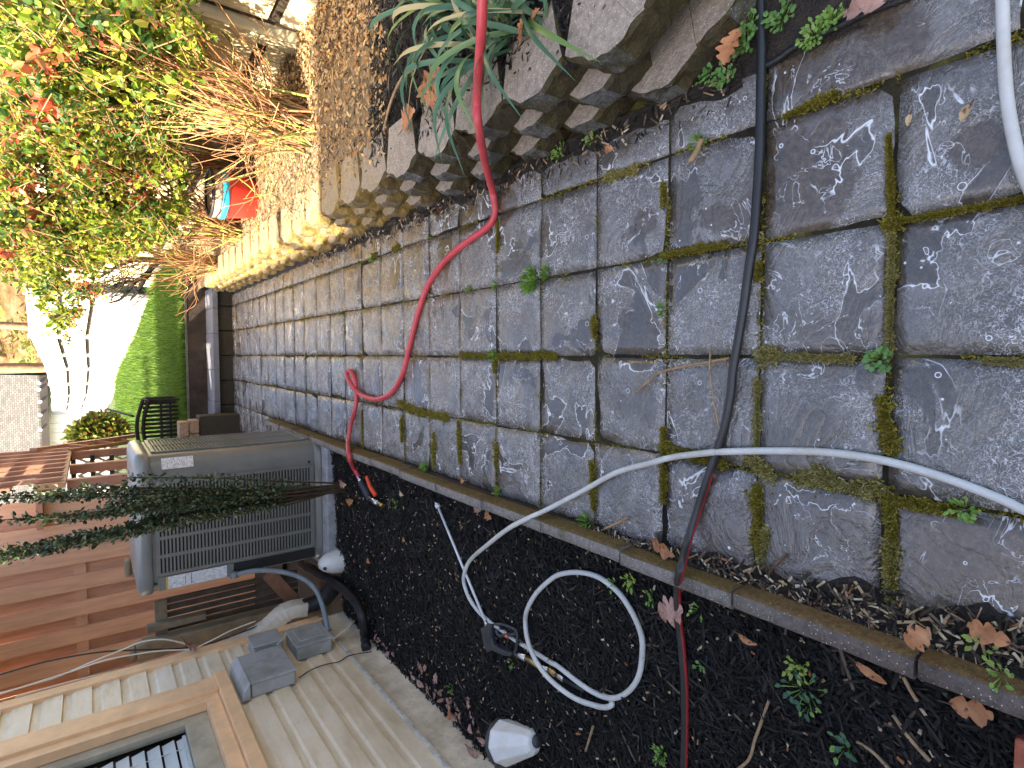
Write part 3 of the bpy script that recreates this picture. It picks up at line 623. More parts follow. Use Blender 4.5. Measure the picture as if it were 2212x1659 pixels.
q = MB(); q.box((-5.85, 15.9, -.2), (-5.3, 16.3, 3.95), M['wood_raw']); q.box((-5.8, 15.93, 3.952), (-5.35, 16.27, 4.1), M['wood_raw']); tag(q.build('wooden_post', bevel=.06), 'greyish wooden post with a rounded top just behind the condenser', 'post')
# ------------------------------------------------------------------ condenser
ac = thing('air_conditioner', 'tall grey outdoor air conditioning condenser with louvred sides', 'air conditioner', (-3.65, 13.9, .1))
X0, X1, Y0, Y1, rr = -5.17, -2.13, 12.42, 15.42, .36
def rrect(ins, k=6):
    o = []
    for cx, cy, a0 in ((X1-rr, Y0+rr, -90), (X1-rr, Y1-rr, 0), (X0+rr, Y1-rr, 90), (X0+rr, Y0+rr, 180)):
        for i in range(k+1): a = math.radians(a0+90*i/k); o.append((cx+(rr-ins)*math.cos(a), cy+(rr-ins)*math.sin(a)))
    return o
def rings(mb, spec, mat, top=True):
    L = None; vs = []; fs = []
    for ins, z in spec: r_ = rrect(ins); L = len(r_); vs += [(x, y, z) for x, y in r_]
    for i in range(len(spec)-1): fs += [(i*L+j, i*L+(j+1) % L, (i+1)*L+(j+1) % L, (i+1)*L+j) for j in range(L)]
    mb.add(vs, fs, mat, True)
    if top: mb.add(vs[-L:], [tuple(range(L))], mat)
q = MB(); rings(q, [(.02, .24), (.02, 3.72)], M['ac']); q.build('cabinet', ac)
q = MB(); rings(q, [(-.015, .1), (-.015, .25), (.03, .26)], M['ac']); q.build('base_pan', ac)
q = MB(); rings(q, [(-.01, 3.72), (-.035, 3.74), (-.035, 3.88), (-.01, 3.95), (.06, 3.99), (.3, 4.01)], M['ac_cap']); q.build('top_cap', ac)
def louvre(front, a0, a1, z0, z1, cols):
    q = MB(); pit = .07
    def bx(u0, u1, d0, d1, za, zb, mat):
        if front: q.box((u0, Y0-d1+.02, za), (u1, Y0-d0+.02, zb), mat)
        else: q.box((X1+d0-.02, u0, za), (X1+d1-.02, u1, zb), mat)
    bx(a0, a1, .003, .008, z0, z1, M['ac_dark']); z = z0
    while z < z1-.02: bx(a0, a1, .008, .034, z, z+.034, M['ac']); z += pit
    wcol = (a1-a0)/cols
    for k in range(cols+1): u = a0+wcol*k; bx(u-.035, u+.035, .0085, .042, z0, z1, M['ac'])
    bx(a0, a1, .009, .046, z1-.02, z1+.05, M['ac']); bx(a0, a1, .009, .046, z0-.06, z0+.02, M['ac'])
    q.build('louvre_panel', ac)
louvre(True, -4.72, -2.72, .36, 3.6, 5); louvre(False, 12.92, 15.0, .36, 3.6, 2)
q = MB(); q.box((-5.02, Y0-.006, .3), (-4.79, Y0+.03, 2.15), M['ac_dark']); q.build('recess_shade', ac)  # flat dark panel painted for the shade of an open recess
q = MB(); q.box((-5.06, Y0-.03, 2.15), (-4.77, Y0+.03, 3.62), M['ac']); sp = q.build('service_panel', ac, bevel=.012)
q = MB(); q.box((-5.05, Y0-.037, 2.3), (-4.78, Y0-.032, 3.45), M['label_warn']); q.box((-5.05, Y0-.038, 3.45), (-4.78, Y0-.032, 3.49), M['label_yellow']); q.box((-5.03, Y0-.0385, 3.0), (-4.8, Y0-.033, 3.015), M['label_blue']); q.box((-5.03, Y0-.0385, 3.12), (-4.8, Y0-.033, 3.13), M['label_red']); q.build('warning_label', sp)
q = MB(); a = math.radians(-62); cx, cy = X1-rr, Y0+rr; d = Vector((math.cos(a), math.sin(a), 0)); s_ = Vector((-d.y, d.x, 0)); c = Vector((cx, cy, 3.2))+d*(rr-.012)
q.bar(c+Vector((0, 0, -.3)), c+Vector((0, 0, .3)), .25, .022, M['label'], d); q.build('nameplate', ac)
for x, z in ((-2.62, 3.6), (-4.9, 3.68), (-2.62, .4)): q = MB(); q.lathe([(.03, 0), (.03, .02), (.0, .024)], (x, Y0+.03, z), M['ac_dark'], 8, (0, -1, 0)); q.build('screw', ac)
q = MB(); q.box((-5.35, 12.05, -.25), (-2.05, 15.8, .09), M['concrete']); tag(q.build('concrete_pad', bevel=.03), 'pale concrete pad under the grey condenser', 'pad')
# ------------------------------------------------------------------ red fence, deck, stair
rf = thing('red_fence', 'tall red stained fence of overlapping upright boards behind the condenser', 'fence', (-9, 20, 0))
q = MB(); p2 = MB(); x = -4.3; k = 0
while x > -16:
    wv = .47+R.uniform(-.01, .01)
    (q if k % 2 == 0 else p2).box((x-wv, 20.0 if k % 2 == 0 else 20.2, .1), (x, 20.07 if k % 2 == 0 else 20.27, 8.6+R.uniform(-.03, .03)), M['red_fence']); x -= .41+R.uniform(-.008, .008); k += 1
q.build('front_boards', rf); p2.build('back_boards', rf)
for z in (1.2, 4.95, 8.0): q = MB(); q.box((-16, 20.075, z), (-4.3, 20.195, z+.3), M['red_fence']); q.build('rail', rf)
dk = thing('deck', 'raised red brown wooden deck with pointed balusters behind the condenser', 'deck', (-4.5, 23, 0))
q = MB(); q.box((-3.93, 19.6, 5.35), (-3.78, 27, 6.08), M['deck_tan']); q.build('rim_board', dk)
q = MB(); q.box((-5.1, 19.6, 5.9), (-3.94, 27, 6.05), M['deck']); q.build('floor', dk)
y = 19.9
while y < 27:
    q = MB(); q.hexa([(-3.775, y, 5.5), (-3.66, y, 5.38), (-3.66, y+.2, 5.38), (-3.775, y+.2, 5.5), (-3.775, y, 9.2), (-3.66, y, 9.2), (-3.66, y+.2, 9.2), (-3.775, y+.2, 9.2)], M['deck']); q.build('baluster', dk); y += .95
for z in (6.6, 7.35, 9.2): q = MB(); q.box((-3.9, 19.6, z), (-3.78, 27, z+.32), M['deck']); q.build('rail', dk)
for y in (20.3, 23.2, 26.6): q = MB(); q.box((-4.15, y, -.1), (-3.84, y+.3, 5.34), M['deck']); q.build('post', dk)
q = MB()
for k in range(8): q.box((-5.6, 24.2+k*.35, .9+.62*k), (-4.0, 24.75+k*.35, 1.05+.62*k), M['stair'])
q.build('stair_treads', dk)
q = MB(); 
for k in range(16):
    for sg in (1, -1):
        a = -8.4+k*.36 if sg > 0 else -6.2+k*.36; t0 = max(0, (-6.2-a)/2.2) if sg > 0 else max(0, (a+4.0)/2.2); t1 = min(1, (-4.0-a)/2.2) if sg > 0 else min(1, (a+6.2)/2.2)
        if t1 > t0+.02: q.bar((a+sg*2.2*t0, 28.5+.02*sg, 1.4+3.8*t0), (a+sg*2.2*t1, 28.5+.02*sg, 1.4+3.8*t1), .1, .03, M['lattice'], (0, 1, 0))
q.build('lattice', dk)
a, b = onY(72, 972, 26.5), onY(292, 941, 30); q = MB(); q.bar(a, b, .14, .34, M['deck']); q.build('stair_rail', dk)
a, b = onY(132, 975, 26.5), onY(294, 953, 30); q = MB(); q.bar(a, b, .14, .5, M['deck_tan']); q.build('stringer', dk)
for t in (.25, .55, .8):
    a_, b_ = onY(72, 972, 26.5).lerp(onY(292, 941, 30), t), onY(132, 975, 26.5).lerp(onY(294, 953, 30), t); q = MB(); q.bar(a_, b_+Vector((0, 0, -.2)), .2, .2, M['deck']); q.build('stair_post', dk)
# ------------------------------------------------------------------ bench, stone stack
bn = thing('garden_bench', 'dark slatted wooden garden bench on the lawn seen from behind', 'bench', (-2.7, 27.2, 1.45))
bw = lambda x, y: onY(x, y, 26.4)
p0, p1 = bw(297, 985), bw(297, 868); zt, xl, xr, zs = (p0.z+p1.z)/2, p0.x, p1.x, 2.2
q = MB()
for k in range(13): x = xl+(xr-xl)*(k+.5)/13; q.bar((x, 26.5, zs-.6), (x, 26.3, zt-.12-.1*abs(k-6)/6), .11, .05, M['bench'], (0, 1, 0))
q.build('back_slats', bn)
for dz in (0, -.22): q = MB(); q.tube(smooth([(xl-.1, 26.3, zt-.22+dz), ((xl*2+xr)/3, 26.28, zt+dz), ((xl+xr*2)/3, 26.28, zt+dz), (xr+.1, 26.3, zt-.22+dz)], 5), .07, M['bench'], 8); q.build('top_rail', bn)
q = MB(); q.bar((xl, 26.42, zs+.1), (xr, 26.42, zs+.1), .09, .16, M['bench'], (0, 1, 0)); q.build('back_rail', bn)
q = MB(); 
for k in range(5): q.box((xl, 26.6+k*.3, zs-.3), (xr, 26.82+k*.3, zs-.22), M['bench'])
q.build('seat', bn)
for x in (xl, xr):
    q = MB(); q.box((x-.06, 26.35, zs+.55), (x+.06, 28.1, zs+.65), M['bench']); q.build('armrest', bn)
    for y in (26.45, 28): q = MB(); q.box((x-.07, y, 1.42), (x+.07, y+.14, zs+.55), M['bench']); q.build('leg', bn)
q = MB(); q.tube(smooth([onY(233, 884, 33), onY(255, 890, 30), onY(287, 899, 27.5)], 5), .05, M['bench'], 8); tag(q.build('bent_pole'), 'thin dark curved pole leaning from the lawn to the bench', 'pole')
for (x0, x1, z0, z1, lab) in ((-3.6, -3.05, 1.76, 2.1, 'upper left tan stone block stacked behind the condenser'), (-3.03, -2.48, 1.76, 2.08, 'upper right tan stone block stacked behind the condenser'),
                              (-3.55, -2.95, 1.42, 1.75, 'lower left brown stone block stacked behind the condenser'), (-2.93, -2.44, 1.42, 1.74, 'lower right brown stone block stacked behind the condenser')):
    q = MB(); q.box((x0, 22.4, z0), (x1, 23.1, z1), M['stone_block']); o = q.build('stone_block', bevel=.035); tag(o, lab, 'stone block', 'stone blocks stacked behind the condenser')
q = MB(); q.box((-4.2, 22.45, -.1), (-2.3, 23.3, 1.41), M['stone_dark']); tag(q.build('stone_pier', bevel=.04), 'dark stone pier carrying the four stacked blocks', 'pier')
# ------------------------------------------------------------------ white fence, right wood fence, garage
def yard_fence(name, label, pts, h, mat, step=8.0, rails=(.45, 3.0, 5.2), side=-1, tiers=None):
    tiers = tiers or [(.25, h)]
    t = thing(name, label, 'fence', pts[0]); 
    for (a, b) in zip(pts, pts[1:]):
        a, b = Vector(a), Vector(b); d = b-a; n = max(1, round(d.length/step)); nrm = Vector((-d.y, d.x, 0)).normalized()*side
        for k in range(n):
            p, q_ = a+d*k/n, a+d*(k+1)/n; u = (q_-p)*(1 if len(tiers) == 1 else .96); nb = max(4, int(u.length/.55)); m = MB(); up = Vector((0, 0, 1))
            for j in range(nb):
                c0, c1 = p+u*(j+.02)/nb, p+u*(j+.98)/nb; o = nrm*(.02*R.random())
                for za, zb in tiers: m.hexa([c0+o+up*za, c1+o+up*za, c1+o+nrm*.06+up*za, c0+o+nrm*.06+up*za, c0+o+up*zb, c1+o+up*zb, c1+o+nrm*.06+up*zb, c0+o+nrm*.06+up*zb], mat)
            m.build('board_panel', t)
            if len(tiers) > 1: m = MB(); m.hexa([p+nrm*.1, q_+nrm*.1, q_+nrm*.14, p+nrm*.14, p+nrm*.1+up*h*.98, q_+nrm*.1+up*h*.98, q_+nrm*.14+up*h*.98, p+nrm*.14+up*h*.98], M['fence_shade']); m.build('shade_backing', t)  # dark sheet added behind the boards, standing in for shadow lines
            m = MB(); m.hexa([p-u*0+up*-.2-nrm*.16, p+u.normalized()*.35+up*-.2-nrm*.16, p+u.normalized()*.35+up*-.2+nrm*.1, p+nrm*.1+up*-.2, p-nrm*.16+up*(h+.1), p+u.normalized()*.35-nrm*.16+up*(h+.1), p+u.normalized()*.35+nrm*.1+up*(h+.1), p+nrm*.1+up*(h+.1)], mat); m.build('post', t)
            m = MB()
            for z in rails:
                e0, e1 = p+u.normalized()*.35, q_; m.hexa([e0-nrm*.13+up*z, e1-nrm*.13+up*z, e1-nrm*.005+up*z, e0-nrm*.005+up*z, e0-nrm*.13+up*(z+.3), e1-nrm*.13+up*(z+.3), e1-nrm*.005+up*(z+.3), e0-nrm*.005+up*(z+.3)], mat)
            m.build('rail', t)
    return t
ff = [onY(330, 640, 39.8), onY(296, 727, 47.8), onY(274, 794, 63.8), onY(253, 850, 79.8), onY(232, 883, 95)]
yard_fence('white_fence', 'long white board fence running away along the far side of the lawn', ff, 6, M['white_fence'], 8, (3.05, 4.6), -1, [(.15, 2.8), (3.12, 4.35), (4.66, 6)])
wf = yard_fence('wood_fence', 'sunlit pale wooden fence behind the sprawling bush', [(6.95, 4.5, .95), (6.05, 16.5, 1.0), (4.0, 38.5, 1.5)], 4.9, M['fence_wood'], 8, (4.5,), -1, [(-.05, .5), (.74, 4.9)])
gg = thing('garage', 'white sided garage with grey shingle roof and bulbs along its gutter', 'garage', (-12, 99, 2.9))
e0 = onY(99, 949, 97); e1 = onY(92, 820, 97); b0 = onY(231, 883, 97); zE = (e0.z+e1.z)/2; zB = 2.4; XL, XR = -34, e1.x
q = MB(); x = XL
while x < XR: q.box((x+.02, 97+R.random()*.03, zB), (min(XR, x+1.3)-.02, 97.3, zE), M['garage']); x += 1.3
q.box((XL, 97.3, zB), (XR, 112, zE), M['garage']); q.build('wall', gg)
q = MB(); q.prism([(XL-1, 95.9, zE+.2), (XL-1, 104, zE+6.4), (XL-1, 113, zE+.2), (XL-1, 113, zE+.55), (XL-1, 104, zE+6.8), (XL-1, 95.9, zE+.55)], (XR-XL+1.6, 0, 0), M['shingle']); q.build('roof', gg)
q = MB(); q.box((XL-1, 95.6, zE-.5), (XR+.6, 95.89, zE+.3), M['gutter']); q.box((XL-1, 95.9, zE-.35), (XR+.6, 97, zE+.0), M['timber_grey']); gu = q.build('gutter', gg)
for y in (828, 842, 868, 897, 929): p = onY(84 if y < 860 else 86.5, y, 95.4); q = MB(); q.lathe([(0, -.2), (.13, -.12), (.18, 0), (.13, .12), (0, .2)], p, M['bulb'], 10); q.build('bulb', gu)

# ------------------------------------------------------------------ hoses
def gm(x, y, dz):             # the same, on the mulch
    p = gp(x, y, -.1)
    for _ in range(6): p = gp(x, y, mulch_z(p.x, p.y)+dz)
    return p
def gs(x, y, z): return gm(x, y, .16+z) if z < -.035 else gp(x, y, z)
rh = [gp(x, y, z) for x, y, z in ((1075, -560, 1.16), (1058, -330, 1.25), (1045, -160, 1.55), (1043, -60, 1.72), (1041, 40, 1.65), (1037, 112, 1.5), (1032, 175, 1.32), (1030, 225, 1.22), (1032, 262, 1.2), (1040, 312, .98), (1051, 365, .52), (1064, 412, .12), (1069, 450, .055),
     (1065, 474, .055), (1050, 493, .055), (1015, 518, .055), (978, 547, .055), (948, 580, .055), (923, 620, .055), (903, 677, .055), (888, 735, .055), (873, 797, .055), (860, 829, .055), (840, 853, .055), (810, 862, .055), (778, 851, .07), (760, 832, .12),
     (750, 812, .1), (751, 802, .06), (759, 803, .055), (766, 818, .055), (770, 845, .055), (768, 880, .055), (758, 917, .055), (752, 953, .12), (753, 975, .34), (757, 995, .33), (765, 1012, .1), (777, 1032, .02))]
q = MB(); sp = smooth(rh, 9); q.tube(sp, .05, M['hose_red'], 12)
hr = tag(q.build('red_hose'), 'pinkish red hose draped over the block wall and looping across the wet pavers', 'hose')
wz = lambda x, y: .033 if y < 1128 else (.31 if y < 1150 and x > 1000 else -.1)
wh_pts = [gs(x, y, z) for x, y, z in ((2700, 1330, .035), (2420, 1195, .035), (2290, 1133, .035), (2212, 1102, .035), (2159, 1077, .035), (2034, 1030, .035), (1909, 995, .035), (1784, 977, .035), (1659, 974, .035), (1556, 976, .06), (1530, 978, .09), (1456, 987, .04), (1406, 1000, .035), (1331, 1021, .035), (1256, 1062, .05), (1181, 1101, .16), (1106, 1137, .32), (1053, 1177, .2), (1016, 1210, .02), (1003, 1240, -.05), (1003, 1262, -.08), (1015, 1294, -.08), (1035, 1322, -.09), (1058, 1343, -.11), (1086, 1363, -.12), (1112, 1382, -.12), (1145, 1402, -.11), (1188, 1430, -.08), (1206, 1440, -.06),
     (1256, 1479, -.08), (1293, 1501, -.09), (1320, 1508, -.09), (1345, 1502, -.09), (1368, 1482, -.09), (1383, 1449, -.09), (1388, 1394, -.08), (1381, 1358, -.08), (1363, 1319, -.07), (1338, 1282, -.07), (1308, 1256, -.07), (1281, 1242, -.07), (1243, 1236, -.07), (1206, 1242, -.07), (1181, 1259, -.07), (1156, 1285, -.06), (1138, 1319, -.04), (1135, 1349, 0), (1141, 1387, .06), (1156, 1424, .09), (1178, 1457, .09), (1206, 1484, .07), (1243, 1509, .03), (1281, 1523, .0), (1306, 1528, -.04), (1321, 1523, -.07), (1320, 1513, -.11), (1305, 1502, -.13), (1290, 1495, -.13))]
q = MB(); q.tube(smooth(wh_pts, 8), .0315, M['hose_white'], 12); tag(q.build('white_hose'), 'long off white pressure hose curving over the pavers and coiled on black mulch', 'hose')
q = MB(); q.tube(smooth([gp(x, y, .04) for x, y in ((2150, -500), (2158, -200), (2162, -60), (2165, 0), (2168, 100), (2174, 200), (2186, 280), (2206, 360), (2235, 430), (2330, 620), (2500, 800))], 8), .036, M['hose_white'], 12); tag(q.build('white_hose'), 'short visible stretch of off white hose in the corner by the cracked paver', 'hose')
bk = [gs(x, y, z) for x, y, z in ((1610, -620, .05), (1630, -300, .06), (1640, -60, .07), (1642, 0, .07), (1645, 100, .06), (1643, 225, .045), (1641, 325, .045), (1636, 412, .045), (1628, 515, .045), (1618, 577, .045), (1608, 652, .045), (1596, 727, .045), (1583, 802, .045), (1578, 855, .045), (1563, 930, .045), (1543, 992, .045), (1526, 1042, .045), (1506, 1105, .05), (1486, 1167, .12), (1473, 1222, .31), (1466, 1248, .3), (1463, 1282, .1), (1466, 1344, -.06), (1472, 1394, -.07), (1478, 1469, -.09), (1480, 1544, -.1), (1479, 1600, -.1), (1476, 1720, -.1), (1470, 2000, -.1), (1480, 2500, -.1))]
q = MB(); q.tube(smooth(bk, 8), .04, M['hose_black'], 14, stripe=(M['hose_stripe'], (6, 7, 8)), start=124); tag(q.build('black_hose'), 'black hose with a red stripe lying straight across pavers, edging and mulch', 'hose')
# ------------------------------------------------------------------ spray gun and wand
C5 = lambda cx, cy: ((1850+.394*cx)*.5486, (2350+.394*cy)*.5486)
def flat(L, z, t, conv=C5): return [gm(*conv(*p), z+.14) for p in L], (0, 0, t)
gn = thing('spray_gun', 'black pressure washer gun with long white wand lying on the mulch', 'spray gun', gp(1100, 1390, -.15))
q = MB(); P_, o = flat([(150, 300), (215, 258), (258, 268), (262, 400), (275, 455), (345, 500), (468, 548), (452, 580), (380, 572), (262, 520), (215, 542), (182, 470)], -.1, .09); q.prism(P_, o, M['gun']); q.build('handle', gn, bevel=.02)
q = MB(); q.tube(smooth([gm(*C5(*p), .1) for p in ((250, 272), (320, 275), (400, 300), (455, 330), (474, 370), (474, 440), (465, 505), (450, 550))], 5), .022, M['gun'], 8); q.build('trigger_guard', gn)
q = MB(); q.tube(smooth([gm(*C5(*p), .1) for p in ((262, 330), (280, 375), (310, 392), (370, 382), (430, 375), (462, 355))], 5), .024, M['gun'], 8); q.build('trigger', gn)
q = MB(); q.tube([gm(*C5(362, 388), .1), gm(*C5(362, 394), .15)], .022, M['lever'], 8); q.build('safety_catch', gn)
q = MB(); a, b = gm(*C5(172, 285), .1), gp(945, 1092, .02); d = (b-a); q.tube([a, b], .021, M['wand'], 10); q.tube([a, a+d*.03], .035, M['steel'], 8); q.build('wand', gn)
q = MB(); q.tube([b-d*.02, b+d*.012], .045, M['wand'], 8); q.tube([b+d*.012, b+d*.03], .03, M['steel'], 8); q.build('nozzle', gn)
q = MB(); cpt = lambda cx, cy: gm(*C5(cx, cy), .07)
for (p, q2, r_, mt) in (((462, 562), (568, 612), .05, 'steel'), ((568, 612), (700, 690), .042, 'brass'), ((700, 690), (800, 728), .034, 'steel'), ((795, 720), (865, 775), .045, 'brass'), ((865, 775), (945, 825), .04, 'steel'), ((945, 825), (1150, 940), .028, 'rubber')):
    q.tube([cpt(*p), cpt(*q2)], r_, M[mt], 8)
q.build('coupling', gn)
C7 = lambda cx, cy: ((1200+cx*.315)*.5486, (1700+cy*.315)*.5486)
nzl = thing('hose_nozzle', 'black grip hose nozzle with orange red lever at the end of the red hose', 'nozzle', gp(*C7(740, 720), -.1))
c7 = lambda cx, cy, z=0: gp(*C7(cx, cy), z)
q = MB(); q.tube([c7(672, 560, .03), c7(705, 625, .03)], .055, M['steel'], 10); q.build('collar', nzl)
q = MB(); L = [c7(705, 625, .03).lerp(c7(820, 850, .0), i/14) for i in range(15)]; q.tube(L, [.075+.01*(i % 2) for i in range(15)], M['gun'], 12); q.build('grip', nzl)
q = MB(); q.bar(c7(768, 560, .2), c7(820, 700, .2), .075, .05, M['lever']); q.bar(c7(818, 695, .2), c7(888, 800, .13), .09, .06, M['lever']); q.build('lever', nzl, bevel=.015)
q = MB(); q.tube([c7(820, 830, .02), c7(925, 895, .02)], .06, M['steel'], 10); q.build('barrel', nzl)
q = MB(); q.tube([c7(925, 890, .02), c7(980, 925, .02)], .045, M['brass'], 10); q.build('tip', nzl)
# ------------------------------------------------------------------ white lamp housings
lm = thing('garden_lamp', 'large faceted white plastic lamp housing lying on mulch near the house', 'lamp', gp(1130, 1600, -.2))
A, B = gp(1100, 1603, -.02), gp(1166, 1603, -.08); ax = (B-A).normalized(); Ln = (B-A).length
q = MB(); q.lathe([(.0, -.02), (.29, -.01), (.31, .03), (.3, .08), (.17, Ln*.93), (.12, Ln*1.03), (.0, Ln*1.05)], A-ax*.13, M['lamp_white'], 9, ax, False); q.build('housing', lm, bevel=.02)
q = MB(); q.lathe([(.0, -.05), (.30, -.045), (.325, -.02), (.325, .02), (.3, .03)], A-ax*.13, M['lamp_dark'], 18, ax); q.build('gasket', lm)
q = MB(); q.lathe([(.075, 0), (.085, .02), (.07, .05), (0, .055)], A-ax*.13+ax*Ln*1.03+Vector((0, 0, -.02)), M['lamp_dark'], 10, ax); q.build('plug', lm)
lm = thing('garden_lamp', 'small rounded white plastic lamp cover standing at the foot of the condenser', 'lamp', gp(741, 1210, -.22))
c = gp(738, 1210, -.2); q = MB(); q.lathe([(.29, 0), (.305, .03), (.3, .1), (.27, .28), (.2, .45), (.11, .56), (0, .6)], c, M['lamp_white'], 14, (0.05, -.1, 1), True); q.build('cover', lm)
q = MB(); q.lathe([(.045, 0), (.045, .03), (0, .032)], c+Vector((-.04, -.19, .47)), M['lamp_dark'], 10, (0, -.6, .8)); q.build('screw_hole', lm)
# ------------------------------------------------------------------ bucket, brick
pc = gp(552, 432, 1.0); pl = thing('bucket', 'red bucket with a cyan band standing beside the bush on the raised bed', 'bucket', pc)
q = MB(); q.lathe([(0, 0), (.46, 0), (.48, .03), (.575, .72)], pc, M['pail_red'], 28); q.build('body', pl)
q = MB(); q.lathe([(.577, .72), (.605, .73), (.615, .87), (.585, .88)], pc, M['pail_blue'], 28); q.build('band', pl)
q = MB(); q.lathe([(.58, .88), (.6, 1.06), (.57, 1.06), (.54, .9)], pc, M['pail_tan'], 28); q.build('collar', pl)
q = MB(); q.lathe([(.605, 1.06), (.625, 1.09), (.59, 1.13), (.55, 1.1)], pc, M['pail_rim'], 28); q.lathe([(.57, .95), (0, .95)], pc, M['pail_rim'], 28); q.build('rim', pl)
q = MB(); q.tube(smooth([pc+Vector((-.63, 0, .98)), pc+Vector((-.48, -.48, .93)), pc+Vector((0, -.68, .9)), pc+Vector((.48, -.48, .93)), pc+Vector((.63, 0, .98))], 6), .012, M['pail_rim'], 6); q.build('handle', pl)
b0 = gp(2196, 1585, 0); q = MB(); q.hexa([b0+Vector(v) for v in ((0, -.75, -.2), (0, 0, -.2), (-.35, 0, -.2), (-.35, -.75, -.2), (0, -.75, .06), (0, 0, .06), (-.35, 0, .06), (-.35, -.75, .06))], M['brick']); tag(q.build('brick', bevel=.02), 'orange red brick on the mulch beside the edging in the near corner', 'brick')
# ------------------------------------------------------------------ dead leaves, twigs
def lobed(p, q_, w, mat, name, label, lobes=4, curl=.1, z1=None, group=None, cat='dead leaf'):
    p, q_ = Vector(p), Vector(q_); d = q_-p; L = d.length; d.normalize(); u = Vector((0, 0, 1)); s_ = d.cross(u).normalized(); u = s_.cross(d)
    N = 24; mb = MB(); vs = []; r1, r2 = R.uniform(-1, 1), R.uniform(-1, 1)
    for i in range(N+1):
        t = i/N; env = (math.sin(math.pi*min(1, t*.93+.05))**.7); lb = 1 if not lobes else .4+.6*abs(math.sin(math.pi*(lobes+.3)*t+.2))**.8
        if i == 0 or i == N: env = .03
        c_ = p+d*L*t+u*(curl*L*math.sin(t*3+r1)*.6+.02)
        for k, (sd, f) in enumerate(((-1, 1), (-1, .5), (0, 0), (1, .5), (1, 1))):
            jit = 1+R.uniform(-.09, .09); ww = w*L*env*lb*f*jit; vs.append(c_+s_*ww*sd+u*(curl*1.6*ww*f*(1+.8*r2*sd))+d*(ww*.35*f if lobes else 0))
    fs = [(i*5+j, i*5+j+1, i*5+6+j, i*5+5+j) for i in range(N) for j in range(4)]
    mb.add(vs, fs, M[mat], True); mb.tube([p-d*L*.25+u*.02, p+d*L*.1+u*.03], .006, M['twig_dark'], 5)
    return tag(mb.build(name), label, cat, group)
def DL(x0, y0, x1, y1, z, w, mat, label, lobes=4, curl=.12, zb=None): return lobed(gp(x0, y0, z) if z > -.03 else gm(x0, y0, .1), gp(x1, y1, z if zb is None else zb) if z > -.03 else gm(x1, y1, .1), w, mat, 'dead_leaf', label, lobes, curl)
DL(2188, 1388, 2092, 1345, .09, .36, 'oak', 'largest orange brown oak leaf, on wet debris inside the edging', 3)
DL(1958, 1385, 2012, 1362, .3, .42, 'oak', 'curled orange oak leaf lying across the joint in the edging', 3, .3)
DL(2050, 1516, 2150, 1542, -.06, .36, 'oak', 'pale brown pointed oak leaf just inside the mulch, near the brick', 2)
DL(1852, 1428, 1918, 1476, -.06, .17, 'oak', 'smooth narrow tan leaf lying against the edging joint on the mulch', 0)
DL(1422, 1322, 1480, 1312, -.06, .4, 'oak_pink', 'broad pinkish oak leaf trapped under the black hose on the mulch', 3)
DL(1596, 1366, 1640, 1390, -.06, .16, 'oak', 'small curled brown leaf on the mulch beyond the black hose', 0, .3)
DL(1408, 1166, 1462, 1198, .06, .3, 'oak', 'dark red brown leaf wedged between pavers and edging near the black hose', 2, .2)
DL(1604, 62, 1566, 142, .1, .36, 'oak', 'upright orange oak leaf among clover at the foot of the block wall', 4, .2)
DL(1920, 4, 1826, 34, .1, .34, 'oak_pink', 'large pale pinkish leaf by the black edging strip', 2, .2)
DL(2100, 226, 2078, 264, .03, .28, 'oak_tan', 'tan oval leaf lying on the paver near the short white hose', 0, .2)
DL(1970, 246, 1963, 274, .03, .22, 'oak_tan', 'tiny tan seed husk on the paver', 0, .2)
for i, (a, lab) in enumerate((((930, 235, 962, 150), 'big orange oak leaf behind the block wall under the strap leaves'), ((870, 285, 905, 240), 'crumpled orange oak leaf behind the wall nearest the sunlit soil'), ((1124, 95, 1140, 40), 'brown leaf pile crest behind the palest wall block'), ((1150, 60, 1170, 20), 'coppery leaf at the base of the strap leaf clump'), ((945, 225, 920, 175), 'flat tan oak leaf behind the block wall'))):
    DL(*a, 1.1, .34, 'oak', lab, 4, .2)
lobed(onY(398, 1378, 12.0), onY(430, 1392, 12.0), .55, 'oak_pink', 'dead_leaf', 'reddish brown maple leaf caught on the cables at the house corner', 3, .2)
for a, m_, lab in (((1012, 1610, 1045, 1632), 'oak_pink', 'crumpled reddish leaf against the foundation near the large white lamp'), ((1008, 1510, 1026, 1530), 'oak_pink', 'round greyish pink leaf on the mulch near the foundation seam'), ((970, 1530, 985, 1560), 'oak', 'brown leaf below the round pink leaf by the foundation'), ((865, 1052, 880, 1076), 'oak_tan', 'small upright tan oak leaf on the mulch near the red hose nozzle'), ((756, 1090, 766, 1076), 'oak', 'small brown leaf by the hose nozzle grip'), ((738, 1040, 752, 1050), 'oak_pink', 'pink leaf at the foot of the slender evergreen'), ((1028, 1094, 1044, 1108), 'oak_pink', 'dusky leaf on the mulch beside the edging'), ((1052, 1102, 1070, 1128), 'oak', 'narrow brown leaf beside the edging next to the dusky leaf'), ((796, 1204, 804, 1220), 'oak', 'small orange leaf on the mulch near the small white lamp'), ((872, 1160, 880, 1172), 'oak', 'tiny brown leaf in the middle of the black mulch'), ((996, 1034, 1012, 1040), 'oak', 'small curled leaf on the mossy edging side'), ((1330, 322, 1300, 330), 'oak', 'small orange leaf on the paver at the foot of the block wall')):
    DL(a[0], a[1], a[0]+(a[2]-a[0])*.7, a[1]+(a[3]-a[1])*.7, -.12 if a[1] > 1040 else .1, .38, m_, lab, 3, .25)
lf = MB()
